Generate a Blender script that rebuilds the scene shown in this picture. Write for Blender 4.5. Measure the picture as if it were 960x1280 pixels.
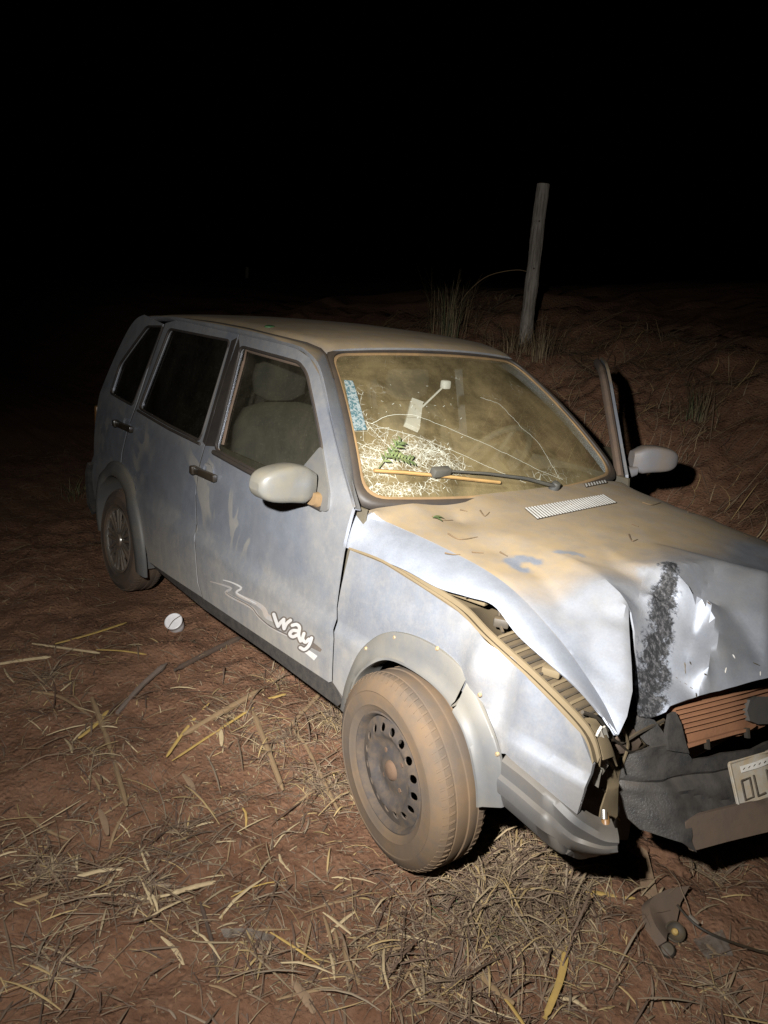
import bpy, bmesh, math, random
from mathutils import Vector, Matrix, noise
from mathutils.geometry import delaunay_2d_cdt
R = math.radians
random.seed(7)
for o in list(bpy.data.objects): bpy.data.objects.remove(o)
S = bpy.context.scene
COL = S.collection

# ------------------------------------------------------------------ camera
CP = Vector((1.3144, -2.0106, 1.5168)); FPX = 925.0
CR = Vector((0.61109312, 0.78681354, 0.0865428)); CD = Vector((0.25951831, -0.09586125, -0.96096871)); CF = Vector((-0.74780709, 0.60970081, -0.26277267))
cam_d = bpy.data.cameras.new('camera'); cam = bpy.data.objects.new('camera', cam_d); COL.objects.link(cam)
cam_d.sensor_fit = 'VERTICAL'; cam_d.sensor_height = 24.0; cam_d.lens = FPX/1280*24.0
cam_d.clip_start = 0.05; cam_d.clip_end = 500
cam.matrix_world = Matrix(((CR.x, -CD.x, -CF.x, CP.x), (CR.y, -CD.y, -CF.y, CP.y), (CR.z, -CD.z, -CF.z, CP.z), (0, 0, 0, 1)))
S.camera = cam
# ------------------------------------------------------------------ night sky
W = bpy.data.worlds.new('World'); S.world = W; W.use_nodes = True
wn = W.node_tree.nodes; sky = wn.new('ShaderNodeTexSky'); sky.sky_type = 'NISHITA'; sky.sun_disc = False
sky.sun_elevation = R(-9); sky.sun_rotation = R(200)
W.node_tree.links.new(sky.outputs[0], wn['Background'].inputs[0]); wn['Background'].inputs[1].default_value = 0.05
# ------------------------------------------------------------------ hand torch held beside the photographer, the only light of the place
tpos = CP - CR*0.26 - CD*0.24 + CF*0.05
tgt = Vector((-0.28, -0.62, 0.76))
for nm, en, sz in (('hand_torch_beam', 960, 50), ('hand_torch_spill', 390, 108)):        # bright core and wide spill of the same torch
    tl = bpy.data.lights.new(nm, 'SPOT'); torch = bpy.data.objects.new(nm, tl); COL.objects.link(torch)
    torch.location = tpos; torch.rotation_euler = (tgt-tpos).to_track_quat('-Z', 'Y').to_euler()
    tl.energy = en; tl.spot_size = R(sz); tl.spot_blend = 1.0; tl.shadow_soft_size = 0.022; tl.color = (1.0, 0.98, 0.94)
S.view_settings.view_transform = 'Standard'; S.view_settings.look = 'None'; S.view_settings.exposure = 0; S.view_settings.gamma = 1
S.view_settings.use_curve_mapping = False

# ------------------------------------------------------------------ helpers
def ray(u, v): return CR*((u-480)/FPX)+CD*((v-640)/FPX)+CF
def aty(u, v, y):
    d = ray(u, v); return CP+d*((y-CP.y)/d.y)
def atx(u, v, x):
    d = ray(u, v); return CP+d*((x-CP.x)/d.x)
def atz(u, v, z):
    d = ray(u, v); return CP+d*((z-CP.z)/d.z)
def sm(a, b, x):
    t = min(1, max(0, (x-a)/(b-a))); return t*t*(3-2*t)
def lerp(a, b, t): return a+(b-a)*t
def fbm(p, o=4): return noise.fractal(Vector(p), 1.0, 2.0, o)
def poly_at(pts, t):
    """point of an open polyline (Vectors) at 0..1 of its length"""
    L = [0]
    for a, b in zip(pts, pts[1:]): L.append(L[-1]+(b-a).length)
    s = t*L[-1]
    for i in range(len(pts)-1):
        if s <= L[i+1] or i == len(pts)-2: return pts[i].lerp(pts[i+1], (s-L[i])/max(1e-9, L[i+1]-L[i]))
def smooth_line(pts, n=40, closed=False):
    """Catmull-Rom through points"""
    P = [Vector(p) for p in pts]; out = []; m = len(P)
    segs = m if closed else m-1
    k = max(2, n//segs)
    for i in range(segs):
        if closed: a, b, c, d = P[(i-1) % m], P[i], P[(i+1) % m], P[(i+2) % m]
        else: a, b, c, d = P[max(0, i-1)], P[i], P[i+1], P[min(m-1, i+2)]
        for j in range(k):
            t = j/k
            out.append(0.5*((2*b)+(c-a)*t+(2*a-5*b+4*c-d)*t*t+(3*b-a-3*c+d)*t**3))
    if not closed: out.append(P[-1])
    return out

# ---- materials
MATS = {}
class NT:
    def __init__(s, name):
        s.m = bpy.data.materials.new(name); s.m.use_nodes = True; s.t = s.m.node_tree; s.n = s.t.nodes; s.l = s.t.links
        s.b = s.n['Principled BSDF']; s.out = s.n['Material Output']; MATS[name] = s.m
        s.geo = s.n.new('ShaderNodeNewGeometry')
    def lk(s, a, b): s.l.new(a, b)
    def val(s, sock, v):
        if hasattr(v, 'node'): s.l.new(v, sock)
        else: sock.default_value = v
    def noise(s, scale, detail=4, rough=.55, vec=None, dist=0):
        n = s.n.new('ShaderNodeTexNoise'); n.inputs['Scale'].default_value = scale; n.inputs['Detail'].default_value = detail
        n.inputs['Roughness'].default_value = rough; n.inputs['Distortion'].default_value = dist
        s.l.new(vec if vec is not None else s.geo.outputs['Position'], n.inputs['Vector']); return n.outputs['Fac']
    def scaled(s, sc):
        m = s.n.new('ShaderNodeVectorMath'); m.operation = 'MULTIPLY'; m.inputs[1].default_value = sc; s.l.new(s.geo.outputs['Position'], m.inputs[0]); return m.outputs[0]
    def ramp(s, f, a, b, lo=0., hi=1.):
        n = s.n.new('ShaderNodeMapRange'); n.interpolation_type = 'SMOOTHSTEP'
        n.inputs[1].default_value = a; n.inputs[2].default_value = b; n.inputs[3].default_value = lo; n.inputs[4].default_value = hi
        s.l.new(f, n.inputs[0]); return n.outputs[0]
    def math(s, op, a, b=0., clamp=False):
        n = s.n.new('ShaderNodeMath'); n.operation = op; n.use_clamp = clamp; s.val(n.inputs[0], a); s.val(n.inputs[1], b); return n.outputs[0]
    def mix(s, f, a, b):
        n = s.n.new('ShaderNodeMix'); n.data_type = 'RGBA'; s.val(n.inputs[0], f)
        s.val(n.inputs[6], a if hasattr(a, 'node') else (*a, 1)); s.val(n.inputs[7], b if hasattr(b, 'node') else (*b, 1)); return n.outputs[2]
    def attr(s, name):
        n = s.n.new('ShaderNodeAttribute'); n.attribute_name = name; return n
    def sep(s, v):
        n = s.n.new('ShaderNodeSeparateXYZ'); s.l.new(v, n.inputs[0]); return n.outputs
    def bump(s, h, st, dist=.01, bs=None):
        n = s.n.new('ShaderNodeBump'); n.inputs['Strength'].default_value = st; n.inputs['Distance'].default_value = dist
        s.l.new(h, n.inputs['Height']); s.l.new(n.outputs[0], (bs or s.b).inputs['Normal']); return n
    def set(s, **k):
        for a, v in k.items():
            sk = s.b.inputs[a.replace('_', ' ')]
            if isinstance(v, tuple) and len(v) == 3: v = (*v, 1)
            s.val(sk, v)
        return s
    def dust_over(s, fac, col):
        """second, matt shader of dust mixed over the first"""
        d = s.n.new('ShaderNodeBsdfPrincipled'); s.val(d.inputs['Base Color'], col if hasattr(col, 'node') else (*col, 1)); d.inputs['Roughness'].default_value = .95
        d.inputs['Specular IOR Level'].default_value = .15
        mx = s.n.new('ShaderNodeMixShader'); s.val(mx.inputs[0], fac); s.l.new(s.b.outputs[0], mx.inputs[1]); s.l.new(d.outputs[0], mx.inputs[2])
        s.l.new(mx.outputs[0], s.out.inputs[0]); return d

DUST = (.33, .215, .10)
def paint(name, attr=False):
    t = NT(name); px, py, z = t.sep(t.geo.outputs['Position']); nz = t.sep(t.geo.outputs['Normal'])[2]
    fine = t.noise(190, 2); t.set(Base_Color=t.mix(fine, (.275, .30, .36), (.375, .405, .465)), Metallic=.74, Roughness=t.ramp(t.noise(14, 4), .3, .7, .50, .60) if attr else t.ramp(t.noise(14, 4), .3, .7, .38, .48))
    n1 = t.noise(2.6, 3, .5, dist=.9); n2 = t.noise(17, 6, .65); streak = t.noise(1, 5, .6, vec=t.scaled((10, 10, 1.3)))
    film = t.math('ADD', t.ramp(n1, .44, .54, .06, .24), t.ramp(t.noise(33, 7, .75), .42, .66, 0, .16))                          # wiped and dusty patches with their own outlines
    if not attr:                                                   # a hand-wiped band across the doors with smeared arcs left in it
        band = t.math('MULTIPLY', t.ramp(z, .57, .66), t.ramp(z, .95, .84)); band = t.math('MULTIPLY', band, t.ramp(px, -.50, -.75))
        w = t.math('ABSOLUTE', t.math('SUBTRACT', t.noise(2.1, 3, .55, dist=1.0), .5)); arc = t.math('MULTIPLY', t.ramp(w, .046, .030, 0, .50), t.ramp(t.noise(3.0, 2), .44, .54))
        film = t.math('ADD', t.math('MULTIPLY', film, t.ramp(band, 0, 1, 1, .35)), t.math('MULTIPLY', arc, band))
    film = t.math('ADD', film, t.ramp(streak, .48, .78, 0, .13))
    film = t.math('ADD', film, t.math('MULTIPLY', t.ramp(z, .66, .26, 0, .50), t.ramp(t.noise(1, 6, .7, vec=t.scaled((22, 22, 5))), .30, .62, .55, 1.15)))
    up = t.ramp(nz, .62, .93, 0, .86)
    if attr:
        a = t.attr('dust').outputs['Fac']; up = t.math('MULTIPLY', up, a); film = t.math('ADD', t.math('MULTIPLY', film, t.ramp(a, 0, 1, .5, .9)), t.math('MULTIPLY', t.ramp(py, -.64, -.50), t.ramp(t.noise(6, 4), .3, .7, .04, .22)))
    f = t.math('MAXIMUM', film, up)
    f = t.math('MULTIPLY', f, t.ramp(n2, .25, .7, .74, 1.10), True)
    fcol = t.mix(t.noise(7, 5), (.205, .148, .078), (.29, .218, .130))
    fcol = t.mix(t.ramp(up, .1, .5), (.215, .195, .165), fcol)
    if attr:
        sc = t.attr('scuff').outputs['Fac']
        patch = t.math('ADD', sc, t.math('MULTIPLY', t.math('SUBTRACT', t.noise(26, 8, .75), .5), 3.2))
        sf = t.math('MULTIPLY', t.ramp(patch, .18, .62), t.ramp(sc, .02, .25), True)
        f2 = t.math('MULTIPLY', f, t.math('SUBTRACT', 1, sf))
        d = t.dust_over(f2, fcol); first = t.out.inputs[0].links[0].from_socket
        k = t.n.new('ShaderNodeBsdfPrincipled'); t.lk(t.mix(t.ramp(t.noise(1, 8, .8, vec=t.scaled((95, 95, 42))), .46, .70), (.006, .006, .007), (.12, .118, .122)), k.inputs['Base Color']); k.inputs['Roughness'].default_value = .8
        mx = t.n.new('ShaderNodeMixShader'); t.lk(sf, mx.inputs[0]); t.lk(first, mx.inputs[1]); t.lk(k.outputs[0], mx.inputs[2]); t.lk(mx.outputs[0], t.out.inputs[0])
        t.bump(t.math('ADD', t.noise(9, 3), t.math('MULTIPLY', sf, t.noise(80, 4))), .25, .004)
    else:
        t.dust_over(f, fcol); t.bump(t.noise(5, 2), .08, .004)
    return t.m
paint('paint'); paint('hood_paint', True)

def dusty(name, col, dustfac, rough=.55, dust=DUST, metallic=0, upw=.5, sc=9, bump=0., col2=None):
    t = NT(name); nz = t.sep(t.geo.outputs['Normal'])[2]
    t.set(Base_Color=t.mix(t.noise(sc*1.7, 5), col, col2 or tuple(c*.7 for c in col)), Roughness=rough, Metallic=metallic)
    f = t.math('ADD', t.ramp(t.noise(sc, 6, .65), .3, .7, dustfac*.4, min(1, dustfac*1.35)), t.ramp(nz, .3, .95, 0, upw), True)
    t.dust_over(f, t.mix(t.noise(sc*2.3, 5), tuple(c*.8 for c in dust), dust))
    if bump: t.bump(t.noise(sc*6, 5), bump, .004)
    return t.m
dusty('black_rubber', (.012, .012, .014), .05, .6, upw=.06)
dusty('seal_dirt', (.10, .065, .035), .5, .9, dust=(.27, .17, .075), upw=.2)
dusty('bumper_plastic', (.020, .021, .023), .30, .5, dust=(.10, .085, .07), upw=.2, sc=30, bump=.5)
dusty('flare_plastic', (.072, .078, .090), .42, .5, dust=(.155, .135, .10), upw=.25, sc=6, bump=.05)
dusty('side_bumper', (.060, .064, .072), .40, .5, dust=(.125, .105, .08), upw=.2, sc=6, bump=.08)
dusty('tyre_mud', (.05, .045, .04), .85, .9, dust=(.115, .076, .045), upw=.0, sc=7, bump=.5, col2=(.03, .026, .024))
dusty('tyre_far', (.035, .035, .035), .45, .85, dust=(.16, .10, .06), upw=.0, sc=9, bump=.2)
dusty('steel_rim', (.013, .015, .021), .36, .85, dust=(.13, .088, .05), upw=.1, sc=28)
dusty('hub_rust', (.06, .034, .022), .4, .9, dust=(.12, .075, .045), upw=.1, sc=26)
dusty('chrome_cap', (.62, .62, .60), .25, .3, metallic=.9, dust=(.20, .13, .07), upw=.1, sc=22)
dusty('inner_metal', (.12, .09, .05), .6, .8, dust=(.135, .102, .060), sc=11, bump=.2)
dusty('dark_part', (.02, .02, .02), .22, .6, dust=(.12, .085, .045), upw=.3, sc=15, bump=.2)
dusty('lip_dirty', (.085, .062, .048), .5, .9, dust=(.14, .095, .065), upw=.1, sc=14, bump=.3)
dusty('red_grille', (.20, .090, .045), .55, .9, dust=(.26, .125, .065), upw=.2, sc=20, bump=.4)
dusty('cabin_trim', (.05, .048, .045), .35, .8, dust=(.14, .11, .06), sc=8)
dusty('seat_cloth', (.055, .055, .052), .45, .9, dust=(.135, .12, .085), sc=6, bump=.4)
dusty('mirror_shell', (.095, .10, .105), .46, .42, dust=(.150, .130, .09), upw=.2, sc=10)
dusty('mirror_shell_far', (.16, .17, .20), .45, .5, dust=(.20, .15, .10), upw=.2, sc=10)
dusty('handle_black', (.010, .010, .010), .05, .3, upw=.04)
dusty('lens_cracked', (.30, .30, .28), .35, .25, dust=(.35, .28, .2), upw=0, sc=18)
dusty('plate_metal', (.42, .41, .38), .72, .5, dust=(.36, .28, .18), upw=.1, sc=25)
dusty('plate_letter', (.03, .028, .025), .30, .6, upw=.0, sc=40, dust=(.2, .15, .1))
dusty('white_strip', (.72, .71, .68), .25, .6, upw=.0, sc=30)
dusty('decal_white', (.45, .45, .45), .10, .45, upw=.0, sc=30)
dusty('decal_grey', (.30, .31, .33), .3, .45, upw=.0, sc=30)
dusty('decal_dark', (.06, .062, .07), .15, .45, upw=.0, sc=30)
dusty('white_plastic', (.60, .60, .62), .08, .4, upw=.0, sc=30)
dusty('screw_brass', (.16, .15, .12), .3, .5, metallic=.3)
dusty('wiper_dirt', (.20, .125, .05), .8, .8, dust=(.34, .21, .08), sc=14)
dusty('wiper_black', (.03, .033, .036), .25, .6, dust=(.13, .115, .08), upw=.2)
dusty('vent_plastic', (.62, .62, .60), .12, .6, upw=.0)
dusty('amber', (.16, .07, .02), .3, .4, upw=.0)
dusty('wood_grey', (.27, .24, .205), .35, .9, dust=(.15, .12, .095), sc=30, upw=.0, bump=.6)
dusty('cane_yellow', (.46, .31, .08), .38, .7, dust=(.26, .17, .085), sc=22, upw=.0, bump=.3)
dusty('cane_pale', (.48, .38, .22), .40, .7, dust=(.26, .18, .11), sc=22, upw=.0, bump=.3)
dusty('cane_brown', (.20, .13, .07), .4, .85, dust=(.25, .17, .09), sc=22, upw=.0, bump=.4)
dusty('stick_grey', (.14, .11, .09), .3, .9, dust=(.13, .085, .06), sc=22, upw=.0, bump=.4)
dusty('bark_dark', (.055, .04, .03), .25, .95, dust=(.14, .08, .05), sc=22, upw=.0, bump=.5)
dusty('twig_dark', (.05, .033, .02), .2, .9, upw=0)
dusty('leaf_green', (.035, .095, .03), .2, .6, upw=0, sc=30)
dusty('leaf_pale', (.10, .17, .06), .2, .6, upw=0, sc=30)
dusty('cap_green', (.01, .10, .04), .12, .4, upw=0, sc=30)
dusty('husk', (.24, .165, .10), .4, .85, dust=(.17, .105, .065), sc=22, upw=0, bump=.3)

def glass(name, dustlo, dusthi, dcol, sc=4.0, tint=(.75, .78, .75), frost=False):
    t = NT(name)
    g = t.n.new('ShaderNodeBsdfTransparent'); g.inputs[0].default_value = (*tint, 1)
    gl = t.n.new('ShaderNodeBsdfGlossy'); gl.inputs[1].default_value = .06; gl.inputs[0].default_value = (.9, .9, .9, 1)
    lw = t.n.new('ShaderNodeLayerWeight'); lw.inputs[0].default_value = .5; fr = t.math('ADD', .04, t.math('MULTIPLY', t.math('POWER', lw.outputs['Facing'], 5.0), .7))
    m1 = t.n.new('ShaderNodeMixShader'); t.lk(fr, m1.inputs[0]); t.lk(g.outputs[0], m1.inputs[1]); t.lk(gl.outputs[0], m1.inputs[2])
    t.b.inputs['Roughness'].default_value = .9; t.b.inputs['Specular IOR Level'].default_value = .1
    t.lk(t.mix(t.noise(9, 5), dcol, tuple(c*1.3 for c in dcol)), t.b.inputs['Base Color'])
    n = t.math('ADD', t.ramp(t.noise(sc, 9, .72, dist=.4), .36, .66, dustlo, dusthi), t.ramp(t.noise(160, 2), .6, .8, 0, .14), True)
    mx = t.n.new('ShaderNodeMixShader'); t.lk(n, mx.inputs[0]); t.lk(m1.outputs[0], mx.inputs[1]); t.lk(t.b.outputs[0], mx.inputs[2]); t.lk(mx.outputs[0], t.out.inputs[0])
    if frost:                                                      # crushed glass: dense fine fracture lines where the pane was hit
        a = t.attr('frost').outputs['Fac']; tot = None
        for sc_, w_, lo, hi in ((30, .026, .06, .32), (70, .045, .28, .65), (150, .08, .60, 1.0)):
            vo = t.n.new('ShaderNodeTexVoronoi'); vo.feature = 'DISTANCE_TO_EDGE'; vo.inputs['Scale'].default_value = sc_
            nz_ = t.n.new('ShaderNodeTexNoise'); nz_.inputs['Scale'].default_value = 14; t.lk(t.geo.outputs['Position'], nz_.inputs['Vector'])
            ad = t.n.new('ShaderNodeVectorMath'); ad.operation = 'MULTIPLY_ADD'; t.lk(nz_.outputs['Color'], ad.inputs[0]); ad.inputs[1].default_value = (.03, .03, .03); t.lk(t.geo.outputs['Position'], ad.inputs[2]); t.lk(ad.outputs[0], vo.inputs['Vector'])
            e_ = t.math('MULTIPLY', t.ramp(vo.outputs['Distance'], w_, w_*.3), t.ramp(t.math('ADD', a, t.math('MULTIPLY', t.math('SUBTRACT', t.noise(11, 3), .5), .9)), lo, hi))
            tot = e_ if tot is None else t.math('MAXIMUM', tot, e_)
        k = t.n.new('ShaderNodeBsdfPrincipled'); k.inputs['Base Color'].default_value = (.50, .51, .44, 1); k.inputs['Roughness'].default_value = .4
        m3 = t.n.new('ShaderNodeMixShader'); t.lk(t.math('MULTIPLY', tot, t.ramp(t.noise(60, 3), .35, .65, .25, .85)), m3.inputs[0]); t.lk(mx.outputs[0], m3.inputs[1]); t.lk(k.outputs[0], m3.inputs[2]); t.lk(m3.outputs[0], t.out.inputs[0])
    return t.m
glass('screen_glass', .14, .38, (.275, .212, .104), 3.4, (.80, .82, .78), True)
glass('door_glass', .03, .09, (.20, .175, .12), 3.5, (.50, .52, .50))
glass('tint_glass', .015, .05, (.16, .14, .10), 3.5, (.10, .105, .10))
glass('clear_plastic', .08, .35, (.22, .19, .16), 30, (.85, .85, .85))
t = NT('crack_white'); t.set(Base_Color=(.55, .56, .48), Roughness=.35)
t = NT('sticker'); wv = t.noise(1, 3, .8, vec=t.scaled((90, 90, 60))); t.set(Base_Color=t.mix(t.ramp(wv, .44, .56), (.04, .085, .095), (.19, .215, .21)), Roughness=.6)
t = NT('mirror_glass'); t.set(Base_Color=(.5, .55, .5), Metallic=1.0, Roughness=.25)
t = NT('straw'); a = t.attr('col').outputs['Color']; t.set(Base_Color=a, Roughness=.75); t.bump(t.noise(90, 3), .2, .002)
t = NT('post_wood'); g1 = t.noise(1, 7, .7, vec=t.scaled((60, 60, 4))); g2 = t.noise(1, 4, .6, vec=t.scaled((16, 16, 2.2)))
t.set(Base_Color=t.mix(t.ramp(g1, .38, .62), t.mix(g2, (.14, .115, .095), (.24, .205, .17)), (.36, .32, .275)), Roughness=.95); t.bump(t.math('ADD', g1, g2), 1.0, .02)
# soil
t = NT('soil'); n1 = t.noise(1.7, 6, .6); n2 = t.noise(22, 8, .7); n3 = t.noise(140, 4, .7)
c = t.mix(t.ramp(n1, .35, .65), (.115, .056, .032), (.165, .086, .050)); c = t.mix(t.ramp(n2, .35, .7, 0, .75), c, (.185, .105, .066)); c = t.mix(t.ramp(n3, .60, .72, 0, .8), c, (.04, .019, .013))
vr = t.n.new('ShaderNodeTexVoronoi'); vr.inputs['Scale'].default_value = 55; t.lk(t.geo.outputs['Position'], vr.inputs['Vector'])
t.set(Base_Color=c, Roughness=.95, Specular_IOR_Level=.15)
t.bump(t.math('ADD', t.math('MULTIPLY', t.noise(30, 8, .75), 1.0), t.math('MULTIPLY', t.ramp(vr.outputs['Distance'], 0, .6, 1, 0), .35)), .7, .025)

# ---- mesh helpers
def link(o, parent=None):
    COL.objects.link(o)
    if parent is not None:
        o.parent = parent; o.matrix_parent_inverse = parent.matrix_world.inverted()
    return o
def thicken(V, Fc, th, off, attrs):
    """give a sheet real thickness with a crisp rim"""
    V = [Vector(p) for p in V]; N = [Vector() for _ in V]; cnt = {}
    for f in Fc:
        n = Vector()
        for i in range(len(f)): n += V[f[i-1]].cross(V[f[i]])
        for i in range(len(f)):
            N[f[i]] += n; a, b = f[i-1], f[i]; cnt[(a, b)] = 1
    B = [p-n.normalized()*th for p, n in zip(V, N)]; k = len(V)
    G = list(Fc)+[tuple(i+k for i in reversed(f)) for f in Fc]
    for (a, b) in cnt:
        if (b, a) not in cnt: G.append((b, a, a+k, b+k))
    if attrs: attrs = {q: list(v)+list(v) for q, v in attrs.items()}
    return V+B, G, attrs
def mk(name, V, Fc, mat, parent=None, ang=40, solid=0, attrs=None, flip=False, off=-1):
    Fc = [tuple(reversed(f)) if flip else tuple(f) for f in Fc]
    if solid: V, Fc, attrs = thicken(V, Fc, solid, off, attrs)
    me = bpy.data.meshes.new(name); me.from_pydata([tuple(v) for v in V], [], Fc); me.update()
    me.materials.append(MATS[mat])
    if attrs:
        for k, vals in attrs.items():
            at = me.attributes.new(k, 'FLOAT', 'POINT'); at.data.foreach_set('value', vals)
    me.shade_smooth()
    if ang < 180: me.set_sharp_from_angle(angle=R(ang))
    o = bpy.data.objects.new(name, me); link(o, parent)
    return o
def empty(name, loc):
    o = bpy.data.objects.new(name, None); o.location = loc; o.empty_display_size = .1; COL.objects.link(o); bpy.context.view_layer.update(); return o
def tag(o, label=None, cat=None, group=None, kind=None):
    if label: o['label'] = label
    if cat: o['category'] = cat
    if group: o['group'] = group
    if kind: o['kind'] = kind
    return o
class MB:
    def __init__(s): s.v = []; s.f = []
    def add(s, V, Fc):
        b = len(s.v); s.v += [Vector(p) for p in V]; s.f += [tuple(i+b for i in f) for f in Fc]
    def box(s, c, d, M=None, bev=.0):
        x, y, z = d[0]/2, d[1]/2, d[2]/2; c = Vector(c)
        bm = bmesh.new(); bmesh.ops.create_cube(bm, size=1)
        for q in bm.verts: q.co = Vector((q.co.x*2*x, q.co.y*2*y, q.co.z*2*z))
        if bev: bmesh.ops.bevel(bm, geom=bm.edges[:], offset=bev, segments=2, affect='EDGES', profile=.5)
        bm.verts.index_update()
        s.add([(M @ q.co if M else q.co)+c for q in bm.verts], [[q.index for q in f.verts] for f in bm.faces]); bm.free()
    def tube(s, pts, r, n=8, caps=True, sq=1.0, up=Vector((0, 0, 1))):
        P = [Vector(p) for p in pts]; m = len(P); V = []
        for i in range(m):
            t = (P[min(m-1, i+1)]-P[max(0, i-1)])
            t = t.normalized() if t.length > 1e-9 else Vector((1, 0, 0))
            a = t.cross(up)
            if a.length < 1e-4: a = t.cross(Vector((1, 0, 0)))
            a.normalize(); b = a.cross(t)
            rr = r[i] if isinstance(r, (list, tuple)) else r
            for k in range(n):
                q = 2*math.pi*k/n; V.append(P[i]+a*rr*math.cos(q)+b*rr*sq*math.sin(q))
        Fc = [(i*n+k, i*n+(k+1) % n, (i+1)*n+(k+1) % n, (i+1)*n+k) for i in range(m-1) for k in range(n)]
        if caps: Fc += [tuple(reversed(range(n))), tuple(range((m-1)*n, m*n))]
        s.add(V, Fc)
    def loft(s, rows, close=False):
        n = len(rows[0]); V = [p for r_ in rows for p in r_]
        Fc = [(i*n+k, i*n+(k+1) % n, (i+1)*n+(k+1) % n, (i+1)*n+k) for i in range(len(rows)-1) for k in range(n if close else n-1)]
        s.add(V, Fc)
    def lathe(s, prof, c, ax, n=48, up=Vector((0, 0, 1))):
        """prof = (radius, along axis)"""
        ax = Vector(ax).normalized(); a = ax.cross(up).normalized(); b = a.cross(ax); c = Vector(c); rows = []
        for rr, h in prof: rows.append([c+ax*h+a*rr*math.cos(2*math.pi*k/n)+b*rr*math.sin(2*math.pi*k/n) for k in range(n)])
        s.loft(rows, True)
    def mk(s, name, mat, parent=None, ang=40, solid=0, off=-1): return mk(name, s.v, s.f, mat, parent, ang, solid, None, False, off)
def inpoly(x, y, L):
    c = False; j = len(L)-1
    for i in range(len(L)):
        xi, yi = L[i]; xj, yj = L[j]
        if (yi > y) != (yj > y) and x < (xj-xi)*(y-yi)/(yj-yi)+xi: c = not c
        j = i
    return c
def densify(L, sp, closed=True):
    out = []
    n = len(L)
    for i in range(n if closed else n-1):
        a, b = L[i], L[(i+1) % n]; d = math.hypot(b[0]-a[0], b[1]-a[1]); k = max(1, int(round(d/sp)))
        for j in range(k): out.append((a[0]+(b[0]-a[0])*j/k, a[1]+(b[1]-a[1])*j/k))
    if not closed: out.append(tuple(L[-1]))
    return out
def fill2d(loop, holes=(), sp=.035, lines=(), pts=()):
    """triangulated sheet inside a 2-D outline"""
    loops = [densify(L, sp) for L in (loop, *holes)]
    V = []; Ed = []
    for L in loops:
        b = len(V); V += [Vector(p) for p in L]; Ed += [(b+i, b+(i+1) % len(L)) for i in range(len(L))]
    for L in lines:
        L = densify(L, sp, False); b = len(V); V += [Vector(p) for p in L]; Ed += [(b+i, b+i+1) for i in range(len(L)-1)]
    x0 = min(p[0] for p in loops[0]); x1 = max(p[0] for p in loops[0]); y0 = min(p[1] for p in loops[0]); y1 = max(p[1] for p in loops[0])
    def ok(x, y): return inpoly(x, y, loops[0]) and not any(inpoly(x, y, h) for h in loops[1:])
    hs = sp*.45; near = {}
    for p in V: near.setdefault((int(p[0]//sp), int(p[1]//sp)), []).append(p)
    nx = int((x1-x0)/sp)+1; r3 = sp*.866; ny = int((y1-y0)/r3)+1
    for j in range(ny+1):
        for i in range(nx+1):
            x = x0+(i+.5*(j % 2))*sp; y = y0+j*r3
            if not ok(x, y): continue
            kx, ky = int(x//sp), int(y//sp)
            if any((q[0]-x)**2+(q[1]-y)**2 < hs*hs for a in (-1, 0, 1) for b in (-1, 0, 1) for q in near.get((kx+a, ky+b), ())): continue
            V.append(Vector((x, y)))
    r_ = delaunay_2d_cdt(V, Ed, [], 0, 1e-6)
    vs, fs = r_[0], r_[2]; F2 = []
    for f in fs:
        cx = sum(vs[i][0] for i in f)/len(f); cy = sum(vs[i][1] for i in f)/len(f)
        if ok(cx, cy): F2.append(tuple(f))
    return [(p[0], p[1]) for p in vs], F2
def arc_round(L, r, n=5):
    """round the corners of a 2-D loop"""
    out = []; m = len(L)
    for i in range(m):
        a, b, c = Vector(L[i-1]), Vector(L[i]), Vector(L[(i+1) % m])
        d1 = (a-b); d2 = (c-b); rr = min(r, d1.length*.45, d2.length*.45); p = b+d1.normalized()*rr; q = b+d2.normalized()*rr
        for k in range(n+1):
            t = k/n; out.append(tuple((1-t)**2*p+2*t*(1-t)*b+t*t*q))
    return out

# ------------------------------------------------------------------ ground: wheel track level, bank rising behind the car
def hgt(x, y, fine=True):
    yy = y+.12*math.sin(x*1.3)+.2*noise.noise(Vector((x*.5, y*.5, 3)))
    h = 1.10*sm(.95, 3.05, yy)+.30*sm(2.2, 4.2, yy)+.11*max(0, yy-3.2)*(1-.5*sm(8, 40, yy))
    h += .24*sm(-2.7, -4.3, x)*sm(1.4, 3.0, yy)*(1-sm(-6, -9, x))
    h += .10*noise.noise(Vector((x*.35, y*.35, 1)))*sm(1.5, 6, math.hypot(x+1, y+.6))
    h += .030*noise.noise(Vector((x*1.6, y*1.6, 5)))-.012
    if fine:
        h += .034*fbm((x*5, y*5, 2), 6)+.016*abs(noise.noise(Vector((x*13, y*13, 8))))+.007*noise.noise(Vector((x*31, y*31, 3)))
        b = sm(1.0, 2.4, y); h += b*(.10*fbm((x*2.2, y*2.2, 9), 5)+.05*abs(noise.noise(Vector((x*6, y*6, 4)))))
    for wx, wy in ((0, -.74), (-2.36, -.74), (0, .7), (-2.36, .7)):      # pressed flat under the wheels
        k = math.exp(-((x-wx)**2/.06+(y-wy)**2/.03)); h = lerp(h, -.0 if wx == 0 else -.035, min(1, k*1.2))
    return h
def graded(a, b, step, far, grow=1.12):
    L = []; x = a
    while x <= b: L.append(x); x += step
    s = step; lo = []; x = a
    while x > -far: s *= grow; x -= s; lo.append(x)
    s = step; hi = []; x = L[-1]
    while x < far: s *= grow; x += s; hi.append(x)
    return lo[::-1]+L+hi
gx = graded(-3.4, 1.15, .021, 90); gy = graded(-2.0, 3.3, .023, 90)
nx = len(gx)
GV = [(x, y, hgt(x, y)) for y in gy for x in gx]
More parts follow.
